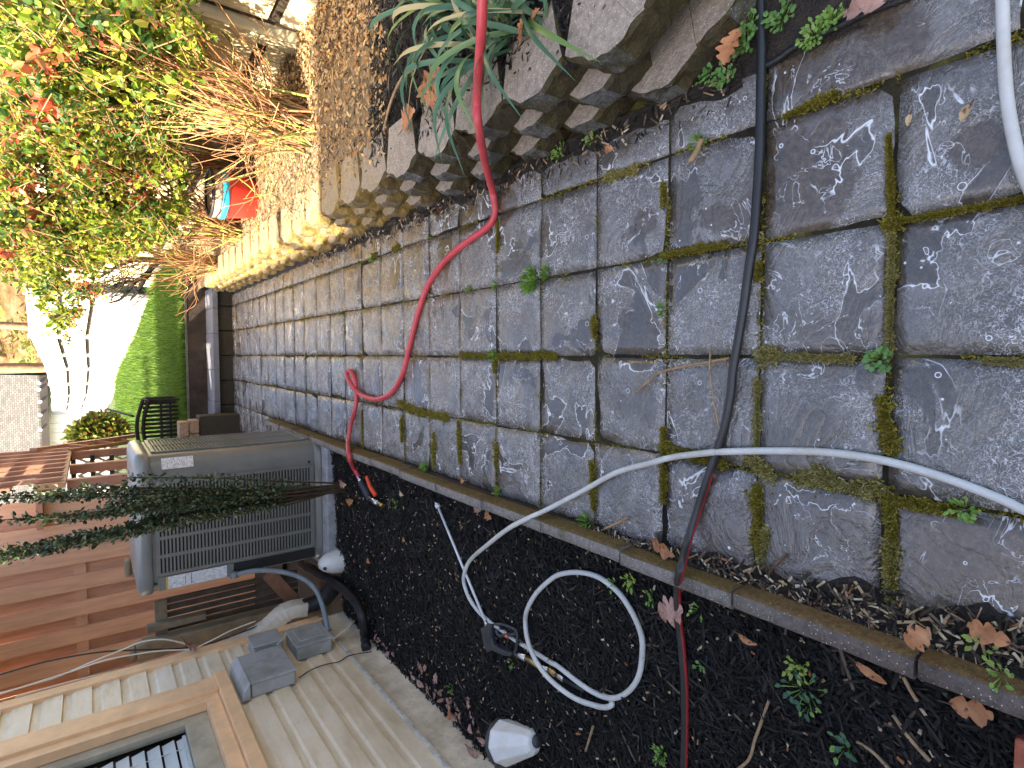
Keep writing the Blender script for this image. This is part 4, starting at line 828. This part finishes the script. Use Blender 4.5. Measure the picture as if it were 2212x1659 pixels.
for _ in range(70):
    t = R.random(); y = 10.6-6.5*t+R.uniform(-.3, .3); x = -6.25+R.random()**2*.6; z = mulch_z(x, y)+.04; a = R.uniform(0, 6.28)
    lf.leaf((x, y, z), (math.cos(a), math.sin(a), R.uniform(-.1, .4)), (R.uniform(-.5, .5), R.uniform(-.5, .5), 1), R.uniform(.12, .24), R.uniform(.07, .14), M['oak_pink'], .2)
tag(lf.build('leaf_litter'), 'pinkish dead leaves drifted along the house foundation', 'leaves', None, 'stuff')
def twig(L, r, mat, label, z=.03, br=()):
    q = MB(); q.tube(smooth([p if len(p) == 3 and p[2] > 90 else gp(*(p if len(p) == 3 else (*p, z))) for p in L], 5), r, M[mat], 6)
    for b_ in br: q.tube(smooth([gp(x, y, z+.03) for x, y in b_], 3), r*.7, M[mat], 5)
    return tag(q.build('twig'), label, 'twig')
twig([(1373, 849), (1400, 824), (1422, 806), (1470, 793), (1530, 782), (1576, 774)], .013, 'twig', 'long forked tan twig pointing at the black hose on the pavers', .04, [((1536, 745), (1533, 800), (1545, 880), (1552, 920))])
twig([(1929, 1544), (1965, 1595), (2009, 1644)], .016, 'twig', 'straight pale stick on the mulch nearest the brick', -.03)
twig([(1851, 1602), (1885, 1624), (1921, 1662)], .014, 'twig', 'bent pale stick next to the small ivy sprig', -.04)
twig([(1951, 1462), (1966, 1490), (1981, 1515)], .015, 'twig', 'short stick leaning from the edging joint', .0)
twig([(1662, 1510), (1640, 1572), (1630, 1600), (1618, 1640), (1590, 1665)], .014, 'twig', 'curved knobbly twig on the mulch right of the black hose', -.05)
twig([(1281, 1569), (1272, 1600), (1265, 1622)], .016, 'twig', 'short whitish stick between the coiled hose and the large lamp', -.08)
twig([(930, 130, 1.3), (890, 150, 1.25), (865, 175, 1.2), (843, 225, 1.1), (829, 282, 1.05)], .022, 'twig', 'arched bare twig behind the block wall at the edge of the sunlit soil')
twig([(970, 1127), (976, 1180), (982, 1230), (987, 1255)], .012, 'twig', 'long straw beside the white wand', -.1)
twig([(1305, 1143), (1330, 1132), (1358, 1118)], .017, 'twig', 'pale stub of twig lying on debris near the edging', .05)
twig([(1490, 350), (1505, 328), (1515, 300)], .03, 'twig', 'stubby piece of bark in the weed by the pavers', .06)
twig([(1700, 1198), (1680, 1215), (1659, 1240)], .012, 'twig_dark', 'thin dark twig at the edge of the wet debris', .04)
cv = MB(); cv.tube(smooth([gp(x, y, .03) for x, y in ((1640, 150), (1680, 128), (1720, 100), (1800, 62), (1880, 25), (1960, -5), (2010, -30))], 6), .028, M['rubber'], 8); tag(cv.build('edging_strip'), 'thin black plastic strip along the outer edge of the pavers', 'strip')
# ------------------------------------------------------------------ wet debris beside the kerb and the wall foot
def edge_debris(x0, wf_, y0, y1, n, sg):
    vs = []; fs = []; K = 6
    for i in range(n+1):
        y = y0+(y1-y0)*i/n
        for k in range(K+1): w_ = wf_(y)*(1+.6*nz(y, 0, 2.5)+.3*nz(y, 3, 9)); t = k/K; vs.append((x0+sg*w_*t, y, .012+.05*(1-t)**1.5*(1+.6*nz(x0+t, y, 9))+(-.04 if k == K else 0)))
    for i in range(n):
        for k in range(K): a = i*(K+1)+k; fs.append((a, a+1, a+K+2, a+K+1))
    return vs, fs
q = MB(); vs, fs = edge_debris(-2.03, lambda y: max(.02, .36-.11*(y+.5)) if y < 2.6 else .03, -1.2, 8, 160, 1); q.add(vs, fs, M['debris'], True)
vs, fs = edge_debris(2.56, lambda y: .2 if y < 12 else .12, 1.2, 23, 200, -1); q.add(vs, fs, M['debris'], True)
for _ in range(1500):
    if R.random() < .6: y = -1+R.random()**1.6*4; x = -2.02+R.random()**1.8*max(.04, .36-.11*(y+.5))
    else: y = 1.3+R.random()*12; x = 2.5-R.random()**1.6*.28
    q.chip((x, y, .05), R.uniform(0, 6.28), R.uniform(.04, .13), R.uniform(.008, .03), .015, R.choice((M['chips'], M['chips_brown'], M['chips_brown'], M['litter_pale'])), R.uniform(-.02, .02))
tag(q.build('debris'), 'wet bark and leaf crumbs gathered against the edging and the block wall', 'debris', None, 'stuff')
q = MB()
for _ in range(30000):
    t = R.random()**1.35; y = -1.2+13.3*t; x = R.uniform(-6.42, -2.2)
    if y > 11.9 and x < -5: continue
    L = R.uniform(.05, .26)*(1 if R.random() < .85 else 1.5); ang = R.gauss(.9, 1.1)
    q.chip((x, y, mulch_z(x, y)+R.uniform(0, .05)), ang, L, R.uniform(.012, .035), R.uniform(.006, .018), M['chips'] if R.random() < .965 else M['chips_brown'], R.gauss(0, .022))
for _ in range(900):
    y = -1+13*R.random()**1.3; x = R.uniform(-6.4, -2.25); q.chip((x, y, mulch_z(x, y)+.05), R.uniform(0, 6.28), R.uniform(.02, .06), R.uniform(.012, .035), .012, M['litter_pale'], R.gauss(0, .01))
tag(q.build('mulch_chips'), 'shredded black bark mulch with pale specks', 'mulch', None, 'stuff')
q = MB()
for _ in range(9000):
    y = R.uniform(1, 6.9); x = R.uniform(2.9, 6.8)
    if y < wall_y(x)+.6: continue
    q.chip((x, y, bed_z(x, y)+R.uniform(0, .05)), R.uniform(0, 6.28), R.uniform(.05, .22), R.uniform(.012, .035), .012, M['chips'] if R.random() < .85 else M['chips_brown'], R.gauss(0, .02))
for _ in range(7000):
    y = 6.4+R.random()**1.3*15; x = R.uniform(2.95, 7) if R.random() < .5 else min(7, 5+abs(R.gauss(0, 1.2))); mt = M['chips_brown'] if R.random() < .6 else M['litter_bed']
    q.chip((x, y, bed_z(x, y)+R.uniform(0, .04)), R.uniform(0, 6.28), R.uniform(.05, .18), R.uniform(.012, .04), .012, mt, R.gauss(0, .02))
tag(q.build('bed_chips'), 'mulch shreds and dry crumbs covering the raised bed', 'mulch', None, 'stuff')
q = MB()
for _ in range(5000):
    y = 6.3+R.random()**1.2*12; x = 6.9-abs(R.gauss(0, 1.5)) if R.random() < .75 else R.uniform(3, 6.8)
    if x < 2.95: continue
    a = R.uniform(0, 6.28); q.leaf((x, y, bed_z(x, y)+.03+.05*R.random()), (math.cos(a), math.sin(a), R.uniform(-.2, .5)), rv()+Vector((0, 0, 1)), R.uniform(.05, .14), R.uniform(.025, .065), M['litter_bed'], .2)
tag(q.build('leaf_litter'), 'sunlit dry leaves strewn below the wooden fence and the bush', 'leaves', None, 'stuff')
# ------------------------------------------------------------------ moss in the joints
q = MB()
def tuft(x, y, z, h, sp_, n_, mat):
    for _ in range(n_):
        a = R.uniform(0, 6.28); r_ = sp_*math.sqrt(R.random()); bx, by = x+r_*math.cos(a), y+r_*math.sin(a); t = R.uniform(0, 6.28); hh = h*R.uniform(.5, 1.2)*(1-.6*(r_/max(sp_, 1e-4))**2); w = h*.22
        q.add([(bx-w*math.cos(t), by-w*math.sin(t), z), (bx+w*math.cos(t), by+w*math.sin(t), z), (bx+R.uniform(-1, 1)*h*.7, by+R.uniform(-1, 1)*h*.7, z+hh)], [(0, 1, 2)], mat)
for j in range(-1, 3):
    y = -1.2
    while y < 20: 
        d_ = nz(j*3.1, y, 1.7, 4)-.05
        if d_ > 0: tuft(j+R.uniform(-.012, .012), y, -.03, .035+.02*d_, .016+.05*d_, 4, M['moss'])
        y += .016+.0022*max(0, y)
for n_ in range(-1, 22):
    x = -2
    while x < 2.45:
        d_ = nz(x, n_*2.7, 1.6, 9)-.08
        if d_ > 0: tuft(x, n_+R.uniform(-.012, .012), -.03, .035+.02*d_, .016+.05*d_, 4, M['moss'])
        x += .018+.002*max(0, n_)
HM = [((1925, 478), (1925, 484), 18, 0), ((1640, 520), (1632, 525), 16, 1), ((1640, 570), (1636, 600), 9, 0), ((1905, 870), (1925, 970), 18, 0), ((1620, 990), (1665, 1030), 30, 1), ((1730, 1035), (1900, 1064), 18, 1), ((1760, 1010), (1800, 1040), 22, 1), ((1930, 1082), (2060, 1104), 13, 0), ((1922, 1080), (1926, 1165), 14, 0), ((1922, 1170), (1922, 1320), 18, 1), ((1925, 1180), (1925, 1290), 11, 0),
      ((1640, 762), (1680, 772), 17, 1), ((1690, 770), (1830, 776), 8, 1), ((1433, 930), (1436, 984), 10, 0), ((1440, 966), (1560, 1003), 9, 0), ((1433, 1010), (1433, 1080), 8, 0), ((1280, 1005), (1282, 1095), 10, 0), ((938, 940), (938, 1002), 13, 0), ((990, 915), (994, 995), 11, 0), ((1073, 965), (1073, 1005), 14, 0), ((783, 890), (783, 960), 8, 0), ((860, 868), (905, 892), 14, 0), ((905, 890), (965, 902), 12, 0), ((868, 905), (868, 950), 7, 0),
      ((1636, 830), (1634, 960), 7, 1), ((1636, 1060), (1640, 1190), 13, 0), ((1655, 1150), (1645, 1210), 13, 1), ((1283, 690), (1285, 725), 9, 0), ((1166, 765), (1200, 771), 9, 0), ((1433, 400), (1433, 440), 8, 0), ((1437, 550), (1560, 530), 7, 0), ((1920, 300), (1925, 470), 6, 0), ((1700, 250), (1800, 205), 9, 0), ((1930, 480), (2200, 432), 6, 0), ((1925, 520), (1920, 760), 7, 1), ((2130, 778), (2200, 782), 8, 1), ((1310, 385), (1370, 365), 11, 1), ((850, 540), (862, 532), 11, 0), ((805, 555), (812, 551), 7, 0), ((1069, 770), (1069, 800), 8, 0), ((1000, 768), (1160, 770), 6, 0), ((640, 935), (760, 985), 7, 0), ((1075, 480), (1075, 540), 5, 0)]
for (a, b, w, pale) in HM:
    A, B = gp(*a), gp(*b); ln = max(.05, (B-A).length); wt = (gp(a[0], a[1]+w)-gp(*a)).length; n_ = int(90*ln/wt*.5+40)
    for _ in range(n_):
        c_ = A.lerp(B, R.uniform(-.05, 1.05)); nn = nz(c_.x, c_.y, 6); s_ = abs(R.gauss(0, .5))*wt*max(.12, .75+1.3*nn); t = R.uniform(0, 6.28)
        tuft(c_.x+s_*math.cos(t), c_.y+s_*math.sin(t), -.012, min(.05, .02+wt*.6), min(.03, wt*.5), 5, M['moss_pale'] if pale and R.random() < .75 else M['moss'])
tag(q.build('moss'), 'green and straw coloured moss along the paver joints', 'moss', None, 'stuff')
# ------------------------------------------------------------------ weeds
def weed(x, y, z, size, kind, label, px=True, n=None):
    c = (gp(x, y, z) if z > -.03 else gm(x, y, .05)) if px else Vector((x, y, z)); q = MB()
    if kind == 'tuft':
        for _ in range(n or 60):
            a = R.uniform(0, 6.28); r_ = size*R.random()**.7; L = size*R.uniform(.35, .8); b_ = c+Vector((math.cos(a)*r_*.6, math.sin(a)*r_*.6, 0)); d = Vector((math.cos(a)*.7, math.sin(a)*.7, 1))+rv(.5)
            q.leaf(b_, d, rv()+Vector((0, 0, .3)), L, L*.22, M['weed'], .1)
    else:
        for _ in range(int((n or 16)*1.7)):
            a = R.uniform(0, 6.28); r_ = size*math.sqrt(R.random()); p = c+Vector((math.cos(a)*r_, math.sin(a)*r_, R.uniform(.03, .09))); q.tube([c+Vector((math.cos(a)*r_*.3, math.sin(a)*r_*.3, 0)), p], .004, M['weed'], 4)
            L = R.uniform(.028, .048)*{'clover': 1, 'leafy': 1.05, 'young': 1.25, 'ivy': 1.7}[kind]; d = Vector((math.cos(a+.5), math.sin(a+.5), .2)); m_ = {'clover': 'clover', 'ivy': 'ivy', 'leafy': 'weed', 'young': 'ivy_young'}[kind]
            q.leaf(p-d*L*.5, d, (R.uniform(-.3, .3), R.uniform(-.3, .3), 1), L, L*(.95 if kind == 'clover' else .6), M[m_], -.08)
    return tag(q.build('weed'), label, 'weed', 'small weeds in the joints and beds')
for a in ((1150, 606, 0, .2, 'tuft', 'biggest bushy green tuft in the middle of the pavers', True, 170), (1180, 590, 0, .12, 'tuft', 'smaller tuft joined to the biggest bushy tuft', True, 70), (1433, 668, 0, .1, 'tuft', 'upright leafy tuft in the cross joint left of the black hose', True, 60), (1434, 560, 0, .07, 'tuft', 'spiky tuft at a four paver corner, just above the leafy one', True, 30),
          (1905, 778, 0, .1, 'clover', 'round leaved sprig at the paver corner under the large white blotches', True, 22), (1268, 1128, 0, .16, 'tuft', 'pale straggly tuft against the edging where the white hose crosses', True, 80), (921, 1012, 0, .15, 'tuft', 'pale tuft by the edging opposite the hose nozzle', True, 70), (2085, 1102, 0, .09, 'leafy', 'creeping sprig beyond the end of the thick moss joint', True, 18),
          (1213, 330, .02, .13, 'leafy', 'light green weed at the wall foot next to the red hose', True, 20), (1281, 300, .02, .12, 'leafy', 'broad leaved weed at the wall foot by a small orange leaf', True, 14), (1511, 312, .02, .12, 'tuft', 'feathery weed around a stub of bark', True, 60), (1531, 160, .03, .12, 'clover', 'clover under the upright oak leaf', True, 20), (1570, 165, .03, .12, 'clover', 'clover patch between the oak leaf and the black strip', True, 22), (1612, 95, .03, .16, 'clover', 'clover patch beside the black hose at the wall end', True, 30), (1618, 55, .05, .12, 'clover', 'tall clover beside the black hose, furthest from the pavers', True, 18),
          (1690, 38, .03, .13, 'clover', 'clover just past the black hose', True, 22), (1760, 80, .03, .11, 'leafy', 'trailing cress like weed overhanging the black strip', True, 30), (1800, 45, .03, .1, 'leafy', 'cress like weed beside the pinkish leaf', True, 24), (1070, 615, 0, .1, 'tuft', 'small tuft in the joint left of the biggest bushy tuft', True, 40), (1015, 625, 0, .1, 'tuft', 'low tuft further along the same joint', True, 40), (805, 557, 0, .12, 'tuft', 'dark tuft in the joint below the sunlit blocks', True, 40), (1068, 768, 0, .12, 'tuft', 'tuft at the centre joint inside the bend of the red hose', True, 50), (1078, 1062, 0, .12, 'tuft', 'grassy tuft by the edging between wand and white hose', True, 50),
          (1433, 830, 0, .05, 'tuft', 'tiny tuft by the forked twig', True, 20), (1165, 850, 0, .05, 'tuft', 'tiny pale tuft in a cross joint', True, 20),
          (1366, 1255, -.06, .11, 'young', 'yellow green seedling cluster inside the bend of the black hose', True, 16), (1330, 1262, -.06, .1, 'leafy', 'pair of long seed leaves beside the seedling cluster', True, 6), (1511, 1318, -.06, .1, 'leafy', 'four leaved seedling right of the black hose', True, 5), (1516, 1438, -.06, .06, 'clover', 'single round seedling right of the black hose', True, 4), (1432, 1628, -.1, .12, 'leafy', 'broad seedling clump left of the black hose at the frame edge', True, 18), (858, 1088, -.1, .12, 'leafy', 'pale seedling beside the hose nozzle tip', True, 8), (1410, 1290, -.07, .1, 'leafy', 'sparse seedling near the trapped oak leaf', True, 7),
          (1725, 1440, -.06, .12, 'young', 'yellow green young ivy shoots', True, 14), (1738, 1488, -.07, .2, 'ivy', 'dark variegated ivy below the young shoots', True, 10), (1829, 1612, -.07, .13, 'ivy', 'small ivy sprig between two pale sticks', True, 6), (1745, 1525, -.07, .1, 'ivy', 'single ivy runner below the dark ivy', True, 4), (860, 1470, -.15, .1, 'leafy', 'seedling growing from the chipped foundation edge', True, 6), (978, 1488, -.15, .12, 'leafy', 'seedling by the foundation seam', True, 8),
          (1108, 1430, -.12, .08, 'leafy', 'seedling behind the spray gun handle', True, 5), (2130, 1395, .02, .1, 'young', 'tiny shoot in the debris under the largest oak leaf', True, 6), (2165, 1460, .2, .08, 'leafy', 'trailing weed on top of the edging', True, 6)): weed(*a)
# ------------------------------------------------------------------ strap leaf clumps behind the wall
def strap(c, n_, label, bias):
    q = MB(); c = Vector(c)
    for i in range(n_):
        a = R.uniform(0, 6.28); h_ = R.uniform(.3, .8); L = R.uniform(.8, 1.7); d = Vector((math.cos(a), math.sin(a), 0))+bias*R.uniform(.2, 1.2); d = d.normalized(); b_ = c+Vector((R.uniform(-.25, .25), R.uniform(-.3, .3), 0))
        pts = smooth([b_, b_+d*L*.25+Vector((0, 0, h_*.6)), b_+d*L*.6+Vector((0, 0, h_*.85)), b_+d*L+Vector((0, 0, h_*R.uniform(.1, .75)))], 4); s_ = d.cross(Vector((0, 0, 1))); N = len(pts); vs = []; tw = R.uniform(-.6, .6)
        for k, p in enumerate(pts): w = .03*min(1, .5+k/3)*(1 if k < N-4 else (N-1-k)/4+.05); o = s_*w*math.cos(tw)+Vector((0, 0, w*math.sin(tw))); vs += [p-o, p+Vector((0, 0, -w*.35)), p+o]
        q.add(vs, [(k*3+j, k*3+j+1, k*3+4+j, k*3+3+j) for k in range(N-1) for j in (0, 1)], M['strap'] if R.random() < .93 else M['straw'], True)
    return tag(q.build('strap_leaf_plant'), label, 'plant', 'strap leaved plants behind the wall')
strap(gp(1085, 70, 1.02), 34, 'clump of long blue green strap leaves under the red hose', Vector((.7, .6, 0)))
strap(gp(1140, 25, 1.02), 26, 'strap leaved clump nearest the pale wall block', Vector((.6, .5, 0)))
strap(gp(985, 20, 1.02), 24, 'strap leaved clump reaching towards the sunlit soil', Vector((.3, .7, 0)))
# ------------------------------------------------------------------ slender evergreen in front of the condenser
hb = Vector((-3.12, 11.3, -.2)); hl = thing('slender_evergreen', 'dark narrow evergreen shrub in three plumes in front of the condenser', 'shrub', hb)
stq = MB(); lq = MB()
tips = [((-2.15, 9.8, 6.3), .05, 6), ((-2.5, 9.7, 6.4), .08, 9), ((-3.02, 9.6, 6.4), .09, 9), ((-2.72, 10.9, 2.9), .08, 4), ((-2.95, 10.5, 4.2), .07, 3)]
for tip, spd, k_ in tips:
    for _ in range(k_):
        e = Vector(tip)+Vector((R.gauss(0, spd*.8), R.gauss(0, spd), R.uniform(-2.2, .3) if tip[2] > 5 else R.uniform(-.6, .3))); m1 = hb.lerp(e, .3)+Vector((R.gauss(0, .05), R.gauss(0, .05), .15)); m2 = hb.lerp(e, .65)+Vector((R.gauss(0, .07), R.gauss(0, .07), .1))
        m1.x -= .02
        P_ = smooth([hb+Vector((R.uniform(-.1, .1), R.uniform(-.1, .1), 0)), m1, m2, e], 9); stq.tube(P_, [.022*(1-.75*i/len(P_))+.003 for i in range(len(P_))], M['bark'], 5)
        ln = (e-hb).length; nl = int(ln*62)
        for _ in range(nl):
            t = R.uniform(.26, 1)**.8; i = min(len(P_)-2, int(t*(len(P_)-1))); p = P_[i].lerp(P_[i+1], R.random()); d = rv().normalized()+Vector((0, 0, .7)); lq.leaf(p+rv(.07), d, rv(), R.uniform(.06, .1), R.uniform(.036, .052), M['holly'], .1)
stq.build('stems', hl); lq.build('foliage', hl)
# ------------------------------------------------------------------ sprawling bush
POLY = [(-60, -40), (250, -60), (410, -30), (430, 60), (455, 150), (420, 215), (400, 330), (395, 470), (370, 500), (290, 540), (255, 580), (215, 640), (185, 660), (165, 705), (140, 745), (118, 700), (85, 640), (40, 600), (-40, 600)]
def inpoly(x, y):
    c = False; n_ = len(POLY)
    for i in range(n_):
        (x1, y1), (x2, y2) = POLY[i], POLY[(i+1) % n_]
        if (y1 > y) != (y2 > y) and x < (x2-x1)*(y-y1)/(y2-y1)+x1: c = not c
    return c
def fol(ylo, yhi):
    while True:
        x = R.uniform(-60, 455); y = R.uniform(ylo, yhi)
        if not inpoly(x, y): continue
        if x < 45 and 60 < y < 300 and R.random() < .9-x*.008: continue
        if y > 570 and R.random() < .45: continue
        if x > 300 and R.random() < (x-300)/170*.8: continue
        dens = nz(x, y, .016, 2)+.5*nz(x, y, .04, 5)
        if R.random() > .6+.9*dens: continue
        Yd = 10.6+8*max(0, y)/700+R.gauss(0, 1.1)-x*.0012; p = onY(x, y, Yd)
        if p.z < 1.7 or p.x > 6.2 and Yd > 10: continue
        return p, x, y
def bush(label, bases, ylo, yhi, nclus, ncane, nbare):
    t = thing('bush', label, 'bush', bases[0], 'sprawling bushes on the raised bed'); lv = MB(); cn = MB(); ln_ = cn
    def cane(b_, e, r0, mat):
        b_ = b_+Vector((R.gauss(0, .16), R.gauss(0, .2), 0)); m1 = b_.lerp(e, .35)+Vector((0, 0, .3+.2*R.random()))+rv(.22); m2 = b_.lerp(e, .7)+rv(.25)
        P_ = smooth([b_, m1, m2, e], 5); cn.tube(P_, [r0*(1-.7*i/len(P_)) for i in range(len(P_))], M[mat], 5, cap=False); return P_
    for i in range(nclus):
        p, x, y = fol(ylo, yhi); red = .2 if x < 110 and 120 < y < 560 else .06 if x < 240 and y < 560 else .03
        cm = M['bush_red'] if R.random() < red else (M['bush'] if R.random() < .72 else M['bush_dark']); tw = rv(1); tw.z = abs(tw.z)*.8+.2; tw.normalize(); Lt = R.uniform(.35, .75)
        if i < ncane: cane(min(bases, key=lambda b_: (Vector(b_)-p).length+R.uniform(0, 1.5)) if not isinstance(bases[0], tuple) else bases[0], p, R.uniform(.014, .026), 'cane' if R.random() < .75 else 'cane_green')
        ln_.tube([p-tw*Lt*.6, p+tw*Lt*.5], .008, M['cane'], 4, cap=False)
        sz = R.choice((.8, .9, 1, 1, 1.2, 1.7))
        for k in range(R.randint(10, 16)):
            a = p+tw*Lt*R.uniform(-.5, .55)+rv(.09); d = (tw*.5+rv(.9)).normalized(); lv.leaf(a, d, rv()+Vector((0, 0, .4)), R.uniform(.085, .14)*sz, R.uniform(.055, .085)*sz, cm, .12)
    for i in range(nbare):
        b_ = R.choice(bases); up = Vector((R.gauss(0, .7), R.gauss(.2, .6), 1)).normalized(); L = R.uniform(.9, 2.6); P_ = cane(Vector(b_), Vector(b_)+up*L, R.uniform(.012, .024), 'cane' if R.random() < .8 else 'cane_green')
        for k in range(2):
            s_ = P_[R.randint(5, len(P_)-2)]; cn.tube([s_, s_+(up+rv(.8))*R.uniform(.3, .8)], .008, M['cane'], 4, cap=False)
    cn.build('canes', t); lv.build('leaves', t); return t
B1 = [gp(668, 292, 1.0), gp(655, 250, 1.0)]; B2 = [gp(518, 500, 1.0), gp(515, 355, 1.0)]; B3 = [gp(470, 570, 1.0)]
bush('bush with yellow green leaves and tan canes rising nearest the wooden fence', B1, -40, 290, 1750, 95, 80)
bush('bush with red tipped leaves and bare canes rising beside the red bucket', B2, 230, 540, 1500, 80, 60)
bush('looser overhanging bush at the far end of the block wall', B3, 450, 760, 800, 40, 34)
q = MB()
for L in (((415, 565), (352, 562), (318, 590), (290, 612), (262, 645), (235, 655)), ((352, 562), (300, 560), (255, 575), (215, 600)), ((318, 590), (300, 625), (280, 650)), ((290, 612), (270, 610), (230, 625)), ((352, 562), (320, 540), (270, 540))):
    P_ = smooth([onY(x, y, 21) for x, y in L], 4); q.tube(P_, [.1*(1-.75*i/len(P_)) for i in range(len(P_))], M['bark_dark'], 6)
for _ in range(60):
    x, y = R.uniform(225, 330), R.uniform(545, 640); a = onY(x, y, 21); q.tube(smooth([a, a+rv(.3)+Vector((-.1, 0, .3)), a+rv(.5)+Vector((-.2, 0, .7))], 3), .014, M['bark_dark'], 4, cap=False)
tag(q.build('bare_branches'), 'dark bare branching trunk behind the overhanging bush', 'branches')
q = MB(); P_ = smooth([gp(640, 345, 1.0), onY(600, 357, 13.2), onY(545, 374, 13.4), onY(480, 392, 13.6), onY(445, 402, 13.8)], 5); q.tube(P_, [.035*(1-.6*i/len(P_)) for i in range(len(P_))], M['cane_green'], 6)
q.tube(smooth([onY(515, 385, 13.6), onY(535, 400, 13.7), onY(556, 420, 13.9), onY(590, 452, 14.2)], 4), .014, M['cane_green'], 5); tag(q.build('green_cane'), 'single yellow green thorny cane arching in front of the bucket', 'cane')
# ------------------------------------------------------------------ far shrub, hillside
sh = thing('shrub', 'rounded yellow green shrub below the garage wall beside the deck stair', 'shrub', (-6.0, 40, 1.5)); q = MB(); st_ = MB()
cs = [onY(x, y, 40) for x, y in ((205, 925), (185, 930), (215, 915), (235, 920), (200, 940), (175, 945), (245, 930), (225, 940))]
for c in cs:
    st_.tube([(c.x, 40, 1.4), c], .03, M['bark'], 5)
    for _ in range(330): d = rv().normalized(); q.leaf(c+d*R.uniform(.4, 1.0)*.75, d+rv(.6), d, .32, .2, M['shrub'], .1)
q.build('foliage', sh); st_.build('stems', sh)
for k, (x, y, Y, r, lab) in enumerate(((50, 798, 125, .9, 'thick sunlit trunk standing on the hillside beside the garage roof'), (40, 706, 140, .7, 'straight pinkish trunk on the leafy hillside'), (20, 560, 150, .6, 'thin trunk on the hillside seen through the bush'), (30, 770, 160, .5, 'slim trunk high on the hillside'))):
    p = onY(x, y, Y); gz = 2.5+(Y-112)*.36; t = thing('tree', lab, 'tree', (p.x, Y, gz)); q = MB(); q.tube(smooth([(p.x, Y, gz-1), (p.x+.3, Y, gz+10), (p.x-.4, Y, gz+24), (p.x+.5, Y, gz+40)], 5), [r*(1.1-.05*i) for i in range(16)], M['trunk'], 8); q.build('trunk', t)
    q = MB()
    for _ in range(8): s_ = Vector((p.x, Y, gz+R.uniform(14, 36))); q.tube(smooth([s_, s_+rv(4)+Vector((0, 0, 3)), s_+rv(7)+Vector((0, 0, 7))], 4), .16, M['trunk'], 5, cap=False)
    q.build('branches', t)
q = MB()
for _ in range(5000):
    Y = R.uniform(113, 190); x = R.uniform(-45, 35); z = 2.5+(Y-112)*.36+3*nz(x, Y, .03); d = rv().normalized(); d.z = abs(d.z); c = nz(x, Y, .12)
    if c < -.05: continue
    q.leaf((x, Y, z+R.uniform(0, 2.6)*(c+.3)), d, rv(), R.uniform(.8, 1.8), R.uniform(.3, .8), M['undergrowth'], .1)
tag(q.build('undergrowth'), 'brown and green scrub covering the hillside', 'undergrowth', None, 'stuff')
